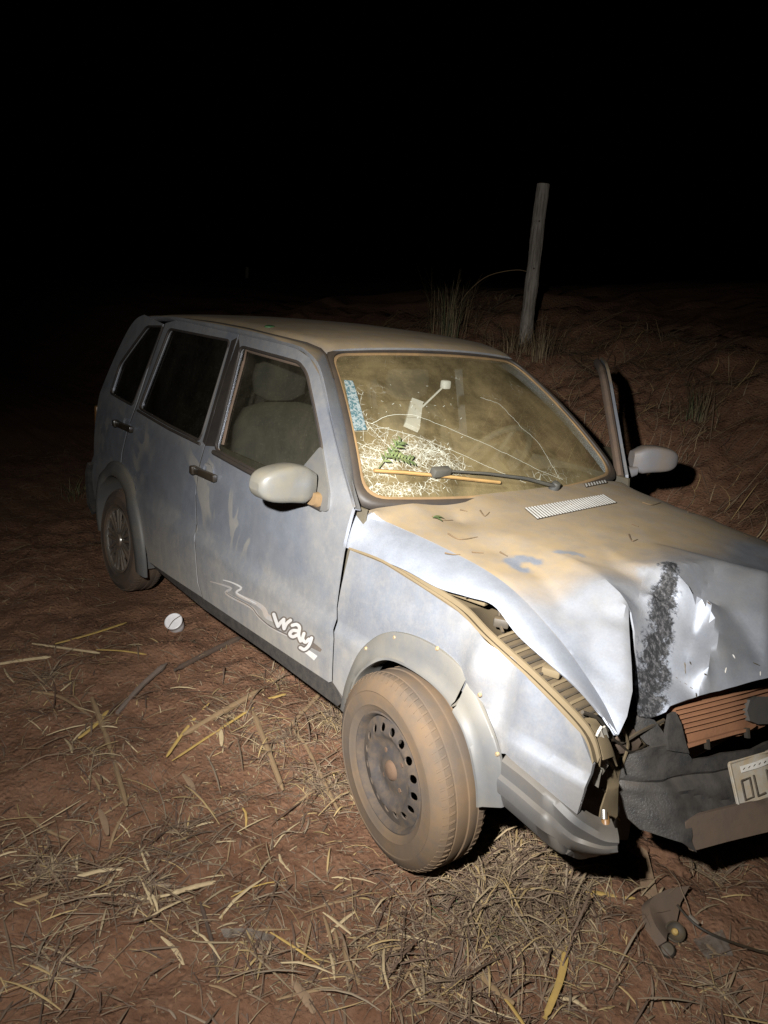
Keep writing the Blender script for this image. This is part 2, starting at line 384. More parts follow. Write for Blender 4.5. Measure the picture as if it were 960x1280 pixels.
GF = [(j*nx+i, j*nx+i+1, (j+1)*nx+i+1, (j+1)*nx+i) for j in range(len(gy)-1) for i in range(nx-1)]
tag(mk('ground', GV, GF, 'soil', ang=180), kind='structure')
def onground(u, v, lift=0):
    d = ray(u, v); t = .8
    while t < 30:
        p = CP+d*t
        if p.z < hgt(p.x, p.y, False)+lift: break
        t += .01
    return CP+d*t

# ------------------------------------------------------------------ the car
CAR = empty('wrecked_car', (-1.1, 0, 0))
tag(CAR, 'dusty silver hatchback with crumpled hood and cracked windscreen on red soil', 'car')
CX = -1.1
def Wd(x, z):
    zz = z
    w = .768-.030*((zz-.5)/.43)**2 if zz < .93 else .738-(zz-.93)*.29
    k = sm(.90, .97, zz); w = lerp(.768-.030*((min(zz, .98)-.5)/.43)**2, .738-(zz-.93)*.29, k) if .90 < zz < .97 else w
    w += .014*min(1, max(0, (.580-zz)/.028))
    return w-.055*abs((x+1.15)/1.78)**4
def side(u, v, off=0., n=8):
    y = -.74
    for _ in range(n):
        p = aty(u, v, y); y = -(Wd(p.x, p.z)+off)
    return aty(u, v, y)
def sxz(L): return [(p.x, p.z) for p in (side(u, v) for u, v in L)]
def side_panel(name, loop, holes=(), parent=CAR, mat='paint', sp=.04, fn=None, solid=.012, off=0., round_=0):
    L = sxz(loop); H = [sxz(h) for h in holes]
    if round_: L = arc_round(L, round_)
    H = [arc_round(h, .035) for h in H]
    xs = [p[0] for p in L]; v, f = fill2d(L, H, sp, [[(min(xs)-.01, z_), (max(xs)+.01, z_)] for z_ in (.5815, .5505)])
    V = []
    for x, z in v:
        p = Vector((x, -(Wd(x, z)+off), z))
        if fn: p = fn(p)
        V.append(p)
    return orient(name, V, f, mat, parent, Vector((0, -1, 0)), solid)
def orient(name, V, f, mat, parent, d, solid=.012, ang=40, attrs=None):
    n = Vector((0, 0, 0))
    for a in f: n += (V[a[1]]-V[a[0]]).cross(V[a[2]]-V[a[0]])
    return mk(name, V, f, mat, parent, ang, solid, attrs, flip=n.dot(d) < 0)
def mirrored(o, parent=None, name=None):
    me = o.data.copy(); me.transform(Matrix.Diagonal((1, -1, 1, 1))); me.flip_normals()
    q = bpy.data.objects.new(name or o.name.split('.')[0], me); link(q, parent if parent is not None else o.parent)
    return q

# front door
fd_loop = [(411, 853), (413, 800), (417, 760), (427, 690), (441, 634), (426, 583), (412, 528), (399, 469), (387, 447), (366, 433), (300, 418),
           (284, 466), (269, 515), (256, 560), (249, 585), (245, 620), (245, 690), (248, 728), (254, 748), (330, 799)]
fd_hole = [(269, 562), (301, 433), (374, 453), (384, 467), (395, 519), (403, 560), (404, 632), (340, 600)]
front_door = side_panel('front_door', fd_loop, [fd_hole])
rd_loop = [(253, 747), (246.8, 728), (243.8, 690), (243.8, 620), (247.8, 585), (254.8, 559), (267.8, 514), (282.8, 465), (298.5, 418), (250, 405), (222, 400), (207, 404),
           (194, 440), (169, 514), (161, 535), (154, 565), (152, 590), (166, 618), (176, 655), (186, 702), (215, 722)]
rd_hole = [(174, 510), (212, 411), (288, 426), (250, 551), (212, 532)]
rear_door = side_panel('rear_door', rd_loop, [rd_hole])
# rear quarter, cut from its own x,z outline behind the rear door
def rear_arch(r, z0=.26, x0=-2.36, a0=-25, a1=205, n=26): return [(x0+r*math.cos(R(a0+(a1-a0)*k/n)), z0+r*math.sin(R(a0+(a1-a0)*k/n))) for k in range(n+1)]
qd = sxz([(204, 405), (191, 440), (167, 514), (159, 536), (152, 566), (150, 590)])
qL = qd + [p for p in rear_arch(.335) if p[0] < qd[-1][0]-.01]+[(p.x, p.y) for p in smooth_line([(-2.78, .30), (-2.89, .40), (-2.925, .62), (-2.905, .86), (-2.82, 1.08), (-2.70, 1.27), (-2.60, 1.355), (-2.48, 1.388)], 42)]
qh = arc_round(sxz([(138, 491), (150, 455), (184, 408), (204, 408), (166, 507)]), .03)
v, f = fill2d(qL, [qh], .04)
rear_quarter = orient('rear_quarter_panel', [Vector((x, -Wd(x, z), z)) for x, z in v], f, 'paint', CAR, Vector((0, -1, 0)))
# sill
v, f = fill2d(sxz([(178, 690), (250, 748), (330, 801), (414, 856), (425, 878), (418, 884), (330, 818), (250, 762), (190, 712)]), (), .05)
sill = orient('sill', [Vector((x, -(Wd(x, z)-.012-.10*max(0, .30-z)), z)) for x, z in v], f, 'bumper_plastic', CAR, Vector((0, -1, 0)), .02)

# front fender
def fend_fn(p):
    x, z = p.x, p.z
    p.y += .05*sm(.66, .84, z)*sm(-.5, -.2, x)*.5                     # shoulder
    d = math.hypot((x-.195)/.045, (z-.70)/.08); p.y += -.026*math.exp(-d*d)     # folded lump behind the headlight
    d = math.hypot((x-.262)/.036, (z-.66)/.12); p.y += .030*math.exp(-d*d)
    p.y += .012*noise.noise(Vector((x*5, z*5, 2)))*sm(-.1, .3, x)
    return p
fe_loop = [(435, 688), (470, 705), (521, 737), (565, 766), (606, 799), (665, 857), (724, 917), (741, 956), (730, 990), (721, 1018), (680, 982), (632, 942),
           (622, 942), (612, 925), (592, 882), (574, 858), (552, 838), (518, 817), (488, 812), (470, 820), (454, 838), (444, 858), (438, 885), (416, 853), (418, 800), (422, 760)]
front_fender = side_panel('front_fender', fe_loop, (), fn=fend_fn, sp=.018)
# its turned-in upper flange, dirty
top = [side(u, v) for u, v in ((433, 686), (470, 703), (521, 735), (565, 764), (606, 797), (665, 855), (724, 915), (741, 954))]
top = [fend_fn(p.copy()) for p in top]; top = smooth_line(top, 42)
rows = [[p+Vector((0, o, h)) for p in top] for o, h in ((0, -.002), (.003, .004), (.020, -.006), (.024, .006), (.030, .006), (.034, -.03), (.04, -.12))]
rows = rows[:5]+[[p+Vector((0, .032, -.02)) for p in top]]
mb = MB(); mb.loft(rows); mb.mk('fender_flange', 'inner_metal', front_fender, solid=.002)
inner_top = rows[4]
# plastic flare round the front arch
def flare(outer, inner, name, parent, mat='flare_plastic'):
    n = 46; o = smooth_line([side(u, v) for u, v in outer], n); i = smooth_line([side(u, v) for u, v in inner], n)
    o = [poly_at(o, k/n) for k in range(n+1)]; i = [poly_at(i, k/n) for k in range(n+1)]
    rows = []
    for t, d in ((0, .0), (0, .008), (.05, .011), (.5, .018), (.82, .022), (.90, .030), (1.0, .030), (1.02, .018), (.96, -.02), (.9, -.06)):
        rows.append([lerp(a, b, t)+Vector((0, -d, 0)) for a, b in zip(o, i)])
    mb = MB(); mb.loft(rows); q = mb.mk(name, mat, parent, 50)
    return q, o, i
fl, fo, fi = flare([(428, 885), (434, 855), (447, 822), (462, 803), (485, 790), (515, 793), (550, 810), (578, 833), (587, 846)],
                   [(446, 895), (448, 868), (456, 845), (472, 829), (492, 822), (515, 829), (545, 848), (566, 868), (574, 880)], 'wheel_arch_flare', CAR)
fl2, fo2, fi2 = flare([(588, 850), (600, 872), (613, 902), (623, 930), (630, 960), (631, 1008)],
                      [(576, 886), (588, 908), (597, 935), (602, 960), (605, 980), (606, 1004)], 'wheel_arch_flare', CAR)
for q, (u, v) in ((fl, (493, 797)), (fl, (546, 811)), (fl, (457, 811)), (fl2, (599, 869)), (fl2, (621, 943))):
    p = side(u, v, .012); mb = MB(); mb.lathe([(.0005, .003), (.004, .003), (.0055, .001), (.006, -.004)], p, (0, -1, 0), 12); mb.mk('screw', 'screw_brass', q)
# rear arch flare and liners
o3 = [(x, z) for x, z in rear_arch(.40, a0=-12, a1=190)]; i3 = [(x, z) for x, z in rear_arch(.325, a0=-12, a1=190)]
rows = []
for t, d in ((0, 0), (0, .010), (.15, .020), (.5, .030), (.9, .034), (1, .028), (.98, -.02), (.95, -.10)):
    rows.append([Vector((lerp(a[0], b[0], t), -(Wd(a[0], a[1])+d), lerp(a[1], b[1], t))) for a, b in zip(o3, i3)])
mb = MB(); mb.loft(rows); rfl = mb.mk('wheel_arch_flare', 'flare_plastic', CAR, 50)
for x0, z0 in ((0.0, .30), (-2.36, .27)):                             # dark wheel-house liners
    for s in (-1, 1):
        mb = MB(); A = [(x0+.345*math.cos(R(a)), z0+.345*math.sin(R(a))) for a in range(8, 173, 8)]
        mb.loft([[Vector((x, s*y, z)) for x, z in A] for y in (.70, .42)]); c = [Vector((x, s*.42, z)) for x, z in A]
        mb.add(c, [tuple(range(len(c)))]); mb.mk('wheel_house', 'dark_part', CAR, 60, .004)

# windscreen -----------------------------------------------------------
def ws(s, t, off=0.):
    b = Vector((-.465+.10*(1-s*s), .645*s, .943-.012*(1-s*s))); a = Vector((-.95+.055*(1-s*s), .478*s, 1.342+.020*(1-s*s)))
    p = b.lerp(a, t)+Vector((.02, 0, .024))*(4*t*(1-t))*.8
    return p+Vector((.63, 0, .77))*off
def px_ws(u, v):
    """s,t on the windscreen seen at a pixel"""
    d = ray(u, v); s, t = 0., .5
    def F(s, t):
        q = ws(s, t)-CP; z = q.dot(CF); return (480+FPX*q.dot(CR)/z-u, 640+FPX*q.dot(CD)/z-v)
    for _ in range(25):
        f0 = F(s, t); a = F(s+1e-4, t); b = F(s, t+1e-4)
        j11, j21 = (a[0]-f0[0])/1e-4, (a[1]-f0[1])/1e-4; j12, j22 = (b[0]-f0[0])/1e-4, (b[1]-f0[1])/1e-4; D = j11*j22-j12*j21
        s -= (f0[0]*j22-f0[1]*j12)/D; t -= (j11*f0[1]-j21*f0[0])/D
        s = max(-1.3, min(1.3, s)); t = max(-.4, min(1.4, t))
    return s, t
wl = arc_round([(-1, 0), (1, 0), (1, 1), (-1, 1)], .11, 7)
v, f = fill2d(wl, (), .03)
def frost(s_, t_):
    q = ws(s_, t_)-CP; zc = q.dot(CF); u, v_ = 480+FPX*q.dot(CR)/zc, 640+FPX*q.dot(CD)/zc; r_ = 0
    for cu, cv, ru, rv, k in ((470, 575, 46, 34, 1.0), (520, 565, 52, 30, .95), (555, 585, 40, 22, .8), (500, 612, 70, 12, .9), (460, 520, 28, 50, .45), (440, 585, 12, 30, 1.0), (690, 595, 50, 14, .35), (470, 490, 22, 20, .3)):
        r_ = max(r_, k*max(0, 1-math.hypot((u-cu)/ru, (v_-cv)/rv)**2))
    if (v_-527) < (u-455)*.28 and u > 455: r_ *= .25                # bounded by the long upper crack
    return r_
screen = orient('windscreen', [ws(s, t) for s, t in v], f, 'screen_glass', CAR, Vector((1, 0, 1)), 0, 180, {'frost': [frost(s, t) for s, t in v]})
def ring(scale_s, dt, n=6):
    L = arc_round([(-1-scale_s, -dt), (1+scale_s, -dt), (1+scale_s, 1+dt), (-1-scale_s, 1+dt)], .13, 7); return densify(L, .05)
def seal_loft(name, spec, mat, par):
    mb = MB(); rows = [[ws(s, t, o) for s, t in ring(a, b)] for a, b, o in spec]
    m = min(len(r_) for r_ in rows); base = rows[0]
    L0 = ring(*spec[0][:2]); rows = []
    for a, b, o in spec:
        k = []
        for s, t in L0:
            ss = s*(1+a)/(1+spec[0][0]); tt = .5+(t-.5)*(.5+b)/(.5+spec[0][1]); k.append(ws(ss, tt, o))
        rows.append(k)
    mb.loft(rows, True); return mb.mk(name, mat, par, 60)
seal_loft('windscreen_seal', [(.055, .05, -.01), (.055, .05, .010), (.035, .035, .016), (.012, .012, .012), (.008, .008, .001)], 'black_rubber', screen)
seal_loft('dirty_edge_band', [(.010, .010, .003), (.004, .002, .007), (-.008, -.008, .005), (-.010, -.010, .0005)], 'seal_dirt', screen)

# roof -------------------------------------------------------------------
xr = [-2.60, -2.3, -2.0, -1.7, -1.4, -1.2, -1.05, -.985, -.955]; zr = [1.362, 1.385, 1.398, 1.404, 1.400, 1.390, 1.376, 1.364, 1.350]
def roofz(x):
    for i in range(len(xr)-1):
        if x <= xr[i+1] or i == len(xr)-2: return lerp(zr[i], zr[i+1], (x-xr[i])/(xr[i+1]-xr[i]))
def rhalf(x): return .575-.085*sm(-1.25, -.94, x)-.03*sm(-2.2, -2.65, x)
rows = []
for i in range(61):
    x = lerp(-2.62, -.955, i/60); row = []
    for j in range(41):
        s = -1+2*j/40; xx = x+(.055*(1-s*s) if i == 60 else .055*(1-s*s)*sm(-1.5, -.955, x)); h = rhalf(x)
        z = roofz(x)+.026*(1-abs(s)**2.2)-.014*sm(.93, 1, abs(s)); row.append(Vector((xx, h*s, z)))
    rows.append(row)
mb = MB(); mb.loft(rows); roof = mb.mk('roof', 'paint', CAR, 60, .012)
if roof.data.polygons[0].normal.z < 0: roof.data.flip_normals()
# pillar and roof rail between door edge, screen and roof
edge = smooth_line([side(u, v) for u, v in ((444, 636), (429, 583), (415, 528), (402, 470), (390, 448), (367, 433.5), (299, 417), (217, 399), (190, 398))], 48)
ne = len(edge)
def rail_in(i):
    t = i/(ne-1)
    a = .50
    if t < a: q = t/a; return ws(-1.045, lerp(-.02, 1.02, q), .004)
    x = lerp(-.98, -2.60, (t-a)/(1-a)); return Vector((x, -rhalf(x)-.004, roofz(x)-.012))
# resample the door edge so both lines share their corner
kc = min(range(ne), key=lambda i: (edge[i]-side(390, 448)).length); E1 = [poly_at(edge[:kc+1], k/24) for k in range(25)]; E2 = [poly_at(edge[kc:], k/24) for k in range(1, 25)]
edge = E1+E2; ne = len(edge)
inn = [rail_in(i) for i in range(ne)]
rows = [edge]
for t, b in ((.04, .010), (.3, .016), (.55, .016), (.8, .012), (.97, .006), (1.0, -.004)):
    rows.append([lerp(a, c, t)+Vector((.3*b, -b*.6, b*.75)) for a, c in zip(edge, inn)])
rows.insert(0, [p+Vector((-.01, .03, -.01)) for p in edge])
mb = MB(); mb.loft(rows); pillar = mb.mk('roof_pillar', 'paint', CAR, 60, .004)
mb = MB(); g = [lerp(a, c, .93)+Vector((0, -.004, .010)) for a, c in zip(edge, inn)][18:]; mb.tube(g, .0065, 6); mb.mk('roof_gutter', 'black_rubber', CAR)
lp = mirrored(pillar)
for i, q in enumerate(lp.data.vertices):
    k = i % ne
    if k <= 34:
        w_ = 1-sm(27, 34, k); a_ = inn[k]; tgt_ = Vector((a_.x-.02, -a_.y+.012, a_.z-.05*min(1, (Vector((q.co.x, -q.co.y, q.co.z))-a_).length/.06))); q.co = q.co.lerp(tgt_, w_)

# hood: a sheet over x,y whose height is interpolated through measured points --------------------------------
HP = []
def hp(u, v, y): p = aty(u, v, y); HP.append((p.x, p.y, p.z)); return p
e0 = [aty(u, v, y) for u, v, y in ((431, 684, -.735), (470, 698, -.722), (507, 713, -.712), (546, 734, -.702), (585, 746, -.675), (617, 757, -.66), (645, 792, -.668), (680, 824, -.665), (724, 862, -.655), (750, 893, -.64), (771, 920, -.62))]
e1 = [hp(u, v, y) for u, v, y in ((443, 641, -.69), (480, 651, -.645), (520, 668, -.615), (560, 687, -.600), (610, 714, -.59), (650, 745, -.585), (700, 800, -.585), (735, 848, -.59), (758, 885, -.60), (773, 919, -.612))]
rd = [hp(u, v, y) for u, v, y in ((575, 653, -.40), (640, 668, -.36), (690, 688, -.34), (725, 703, -.35), (755, 722, -.362), (775, 740, -.375), (785, 755, -.385))]
fx = [hp(u, v, y) for u, v, y in ((787, 790, -.43), (790, 830, -.485), (791, 862, -.525), (784, 895, -.575))]         # torn edge of the flap
for u, v, y in ((620, 690, -.47), (680, 725, -.47), (700, 760, -.51), (740, 780, -.48), (765, 850, -.545), (740, 830, -.55), (760, 770, -.43)): hp(u, v, y)
gp = [hp(u, v, y) for u, v, y in ((789, 765, -.372), (793, 790, -.37), (794, 828, -.395), (793, 866, -.430))]   # struck side of the tear
for u, v, y in ((770, 712, -.27), (785, 703, -.222), (803, 737, -.262), (806, 722, -.225), (800, 760, -.31), (812, 740, -.272), (820, 708, -.20), (838, 705, -.18), (836, 760, -.238), (826, 800, -.288), (818, 850, -.352), (812, 885, -.412),
                (858, 728, -.185), (885, 748, -.160), (870, 790, -.195), (852, 850, -.300), (868, 760, -.165), (892, 775, -.178), (898, 800, -.208), (910, 762, -.100), (925, 820, -.160), (930, 790, -.095),
                (960, 770, -.03), (920, 725, -.02), (960, 715, .06), (900, 700, .02)): hp(u, v, y)
bot = [hp(u, v, y) for u, v, y in ((799, 897, -.452), (815, 898, -.42), (832, 892, -.388), (838, 882, -.374), (860, 874, -.325), (880, 869, -.285), (920, 859, -.205), (960, 847, -.12))]
for x, y, z in ((-.40, -.66, .922), (-.385, -.5, .93), (-.37, -.25, .937), (-.362, 0, .94), (-.37, .25, .937), (-.385, .5, .93), (-.40, .64, .915), (-.42, .70, .86), (-.2, .66, .88), (0, .655, .865), (.2, .65, .845), (.4, .64, .815), (.58, .63, .77),
                (-.2, 0, .925), (-.2, .35, .925), (0, -.05, .912), (0, .30, .91), (.15, 0, .905), (.2, .3, .89), (.4, .3, .855), (.35, .12, .885), (.58, .3, .77), (.60, .1, .735), (.62, .5, .76), (.45, .5, .84), (-.15, -.2, .915), (.08, -.17, .902),
                (0, .72, .80), (.3, .71, .77), (.58, .69, .71), (-.42, .74, .82)): HP.append((x, y, z))
def dense(L, sp=.022):
    for a, b in zip(L, L[1:]):
        n_ = max(1, int((b-a).length/sp))
        for k in range(1, n_): q = a.lerp(b, k/n_); HP.append((q.x, q.y, q.z))
for L in (smooth_line(rd, 18), smooth_line(fx, 9), smooth_line(gp, 9), smooth_line(bot, 14), smooth_line(e1, 18)):
    for q in L:
        if all((q.x-p[0])**2+(q.y-p[1])**2 > .010**2 for p in HP): HP.append((q.x, q.y, q.z))
creases = [[(785, 703, -.222), (820, 708, -.20)], [(785, 703, -.222), (803, 737, -.262)], [(803, 737, -.262), (812, 740, -.272), (800, 760, -.31)], [(858, 728, -.185), (885, 748, -.160)], [(885, 748, -.160), (892, 775, -.178), (898, 800, -.208), (885, 845, -.280)], [(820, 708, -.20), (838, 705, -.18)]]
for L in creases:
    dense([aty(*q) for q in L])
P_ = []
for q in HP:
    if all((q[0]-p[0])**2+(q[1]-p[1])**2 > .007**2 for p in P_): P_.append(q)
HP = P_
EPS = .005
def rbf_fit(P, eps=1e-4):
    import numpy as np
    A = np.array(P); n = len(A); D = np.sqrt(((A[:, None, :2]-A[None, :, :2])**2).sum(-1)+EPS**2)
    M = np.zeros((n+3, n+3)); M[:n, :n] = D-eps*np.eye(n); M[:n, n] = 1; M[:n, n+1:] = A[:, :2]; M[n:, :n] = M[:n, n:].T
    w = np.linalg.solve(M, np.r_[A[:, 2], 0, 0, 0])
    def ev(x, y): return float((w[:n]*np.sqrt((A[:, 0]-x)**2+(A[:, 1]-y)**2+EPS**2)).sum()+w[n]+w[n+1]*x+w[n+2]*y)
    return ev
hz_soft = rbf_fit(HP)
import numpy as np
def tin_fit(P, lines):
    V_ = [Vector(p[:2]) for p in P]; E_ = []
    def idx(q):
        return min(range(len(V_)), key=lambda i: (V_[i]-Vector(q)).length)
    for L in lines:
        I = [idx((q.x, q.y)) for q in L]; E_ += [(a, b) for a, b in zip(I, I[1:]) if a != b]
    vs, es, fs, ov = delaunay_2d_cdt(V_, E_, [], 0, 1e-7)[:4]
    zs = [P[o[0]][2] if len(o) else None for o in ov]
    zs = [z if z is not None else hz_soft(*vs[i]) for i, z in enumerate(zs)]
    T = np.array([[(*vs[i], zs[i]) for i in f_] for f_ in fs if len(f_) == 3]); A_, B_, C_ = T[:, 0], T[:, 1], T[:, 2]
    D_ = (B_[:, 1]-C_[:, 1])*(A_[:, 0]-C_[:, 0])+(C_[:, 0]-B_[:, 0])*(A_[:, 1]-C_[:, 1]); ok_ = abs(D_) > 1e-10; A_, B_, C_, D_ = A_[ok_], B_[ok_], C_[ok_], D_[ok_]
    def ev(x, y):
        l1 = ((B_[:, 1]-C_[:, 1])*(x-C_[:, 0])+(C_[:, 0]-B_[:, 0])*(y-C_[:, 1]))/D_; l2 = ((C_[:, 1]-A_[:, 1])*(x-C_[:, 0])+(A_[:, 0]-C_[:, 0])*(y-C_[:, 1]))/D_; l3 = 1-l1-l2
        k = int(np.argmax(np.minimum(np.minimum(l1, l2), l3)))
        if min(l1[k], l2[k], l3[k]) < -.02: return hz_soft(x, y)
        return float(l1[k]*A_[k, 2]+l2[k]*B_[k, 2]+l3[k]*C_[k, 2])
    return ev
tin = tin_fit(HP, [rd, fx, gp, bot, e1]+[[aty(*q) for q in L] for L in creases])
def hz(x, y):
    w_ = sm(-.05, .12, x+.2*max(0, -y-.3))*sm(.30, .12, y)*.85
    if w_ <= 0: return hz_soft(x, y)
    r_ = .005; t_ = (tin(x, y)*2+tin(x+r_, y)+tin(x-r_, y)+tin(x, y+r_)+tin(x, y-r_))/6
    return lerp(hz_soft(x, y), t_, w_)
h_loop = [(p.x, p.y) for p in e1]+[(p.x, p.y) for p in fx[::-1]]+[(rd[-1].x+.002, rd[-1].y+.003)]+[(p.x, p.y) for p in gp]+[(p.x, p.y) for p in bot]+[(.62, .1), (.635, .3), (.63, .5), (.60, .66), (.30, .70), (0, .725), (-.42, .735),
          (-.415, .66), (-.40, .5), (-.385, .25), (-.378, 0), (-.385, -.25), (-.40, -.5), (-.425, -.64)]
kc_ = [[(785, 703), (803, 737)], [(785, 703), (820, 708)], [(803, 737), (806, 722)], [(858, 728), (885, 748)], [(892, 775), (898, 800)]]
v, f = fill2d(h_loop, (), .015, lines=[[(p.x, p.y) for p in rd[:-1]]])
A0 = aty(838, 705, -.18); A1 = aty(806, 892, -.43)
wipes = [(hz, u_, v_, r_) for u_, v_, r_ in ((640, 703, .03), (650, 699, .022), (662, 700, .022), (672, 704, .02), (645, 710, .02), (656, 714, .02), (700, 690, .02), (715, 692, .018), (725, 694, .014))]
wp = []
for _, u_, v_, r_ in wipes:
    d_ = ray(u_, v_); t_ = 1.2
    while (CP+d_*t_).z > hz((CP+d_*t_).x, (CP+d_*t_).y) and t_ < 4: t_ += .006
    wp.append(((CP+d_*t_).x, (CP+d_*t_).y, r_))
def hood_attr(x, y):
    ax, ay = A1.x-A0.x, A1.y-A0.y; t_ = max(0, min(1, ((x-A0.x)*ax+(y-A0.y)*ay)/(ax*ax+ay*ay))); d = math.hypot(x-A0.x-ax*t_, y-A0.y-ay*t_)
    dl = 1-sm(.14, .40, x+.35*max(0, -.25-y)+.10*noise.noise(Vector((x*4, y*4, 1))))
    for wx_, wy_, r_ in wp: dl *= sm(r_*.55, r_*1.05, math.hypot(x-wx_, y-wy_))
    return max(0, 1-d/(.042+.026*t_)), max(0, min(1, dl))
V = []; du = []; scf = []
for x, y in v:
    z = hz(x, y)+.0025*noise.noise(Vector((x*9, y*9, 4)))*sm(.1, .4, x); V.append(Vector((x, y, z))); a_, b_ = hood_attr(x, y); scf.append(a_); du.append(b_)
# turned-down side skirt of the hood, a strip of its own from shoulder to lower edge
E1 = smooth_line(e1, 54); E0 = smooth_line(e0, 60); ns = 64; b0 = len(V); F3 = list(f)
nrm = Vector()
for a in F3: nrm += (V[a[1]]-V[a[0]]).cross(V[a[2]]-V[a[0]])
if nrm.z < 0: F3 = [tuple(reversed(q)) for q in F3]
rws = (0, .04, .14, .35, .65, .94, 1.0)
for r_i, tt in enumerate(rws):
    for k in range(ns+1):
        a, b = poly_at(E1, k/ns), poly_at(E0, k/ns); p = a.lerp(b, tt); p += Vector((0, -.012, .006))*math.sin(math.pi*tt)
        if tt == 0: p.z = max(p.z, hz(p.x, p.y))
        V.append(p); scf.append(0); du.append(.12 if tt > .02 else .4)
for r_i in range(len(rws)-1):
    for k in range(ns):
        i0 = b0+r_i*(ns+1)+k; F3.append((i0, i0+ns+1, i0+ns+2, i0+1))
hood = mk('hood', V, F3, 'hood_paint', CAR, 28, .005, {'dust': du, 'scuff': scf})
for k, (u, v_, du_, dv_, mt_) in enumerate(((856, 828, 1, 14, 'inner_metal'), (862, 826, 2, 5, 'dark_part'), (908, 832, -2, 11, 'white_strip'), (940, 828, 10, 4, 'dark_part'), (950, 838, 0, 8, 'white_strip'), (852, 852, 14, 9, 'lip_dirty'), (843, 845, 8, 8, 'lip_dirty'), (880, 842, 4, 2, 'dark_part'), (870, 866, 1, 6, 'dark_part'), (884, 752, 5, 4, 'lip_dirty'), (880, 760, 2, 8, 'lip_dirty'), (916, 818, 3, 6, 'white_strip'))):
    pts = []
    for q in range(4):
        d_ = ray(u+du_*q/3, v_+dv_*q/3); t_ = 1.2
        while (CP+d_*t_).z > hz((CP+d_*t_).x, (CP+d_*t_).y)+.001 and t_ < 4: t_ += .003
        pts.append(CP+d_*t_)
    m = MB(); m.tube(pts, [.0008, .0022, .0018, .0006], 5); m.mk('paint_chip', mt_, hood)
# vents in the hood, each slat proud of the dirt
def vent(px, n, name):
    a, b, c, d = [Vector((atz(u, v, .93).x, atz(u, v, .93).y, 0)) for u, v in px]
    for q in (a, b, c, d): q.z = hz(q.x, q.y)+.004
    root = MB(); root.add([a, b, c, d], [(0, 1, 2, 3)]); base = root.mk(name, 'dark_part', hood, solid=.003)
    for k in range(n):
        t0, t1 = (k+.12)/n, (k+.62)/n; m = MB(); up = Vector((0, 0, .004))
        q = [a.lerp(b, t0), a.lerp(b, t1), d.lerp(c, t1), d.lerp(c, t0)]
        m.add([p+up*.2 for p in q]+[p+up for p in q], [(4, 5, 6, 7), (0, 1, 5, 4), (1, 2, 6, 5), (2, 3, 7, 6), (3, 0, 4, 7)]); m.mk('vent_slat', 'vent_plastic', base)
vent([(656, 635), (755, 620), (771, 628), (672, 645)], 30, 'hood_vent')
vent([(730, 609), (757, 602), (759, 605), (732, 612)], 8, 'hood_vent')

# cowl below the screen
mb = MB(); rows = [[ws(s, -.045, -.012) for s in [k/10 for k in range(-9, 10)]], [Vector((-.40+.035*(1-s*s), .70*s, .905)) for s in [k/10 for k in range(-9, 10)]]]
mb.loft(rows); mb.mk('cowl', 'inner_metal', CAR, solid=.004)
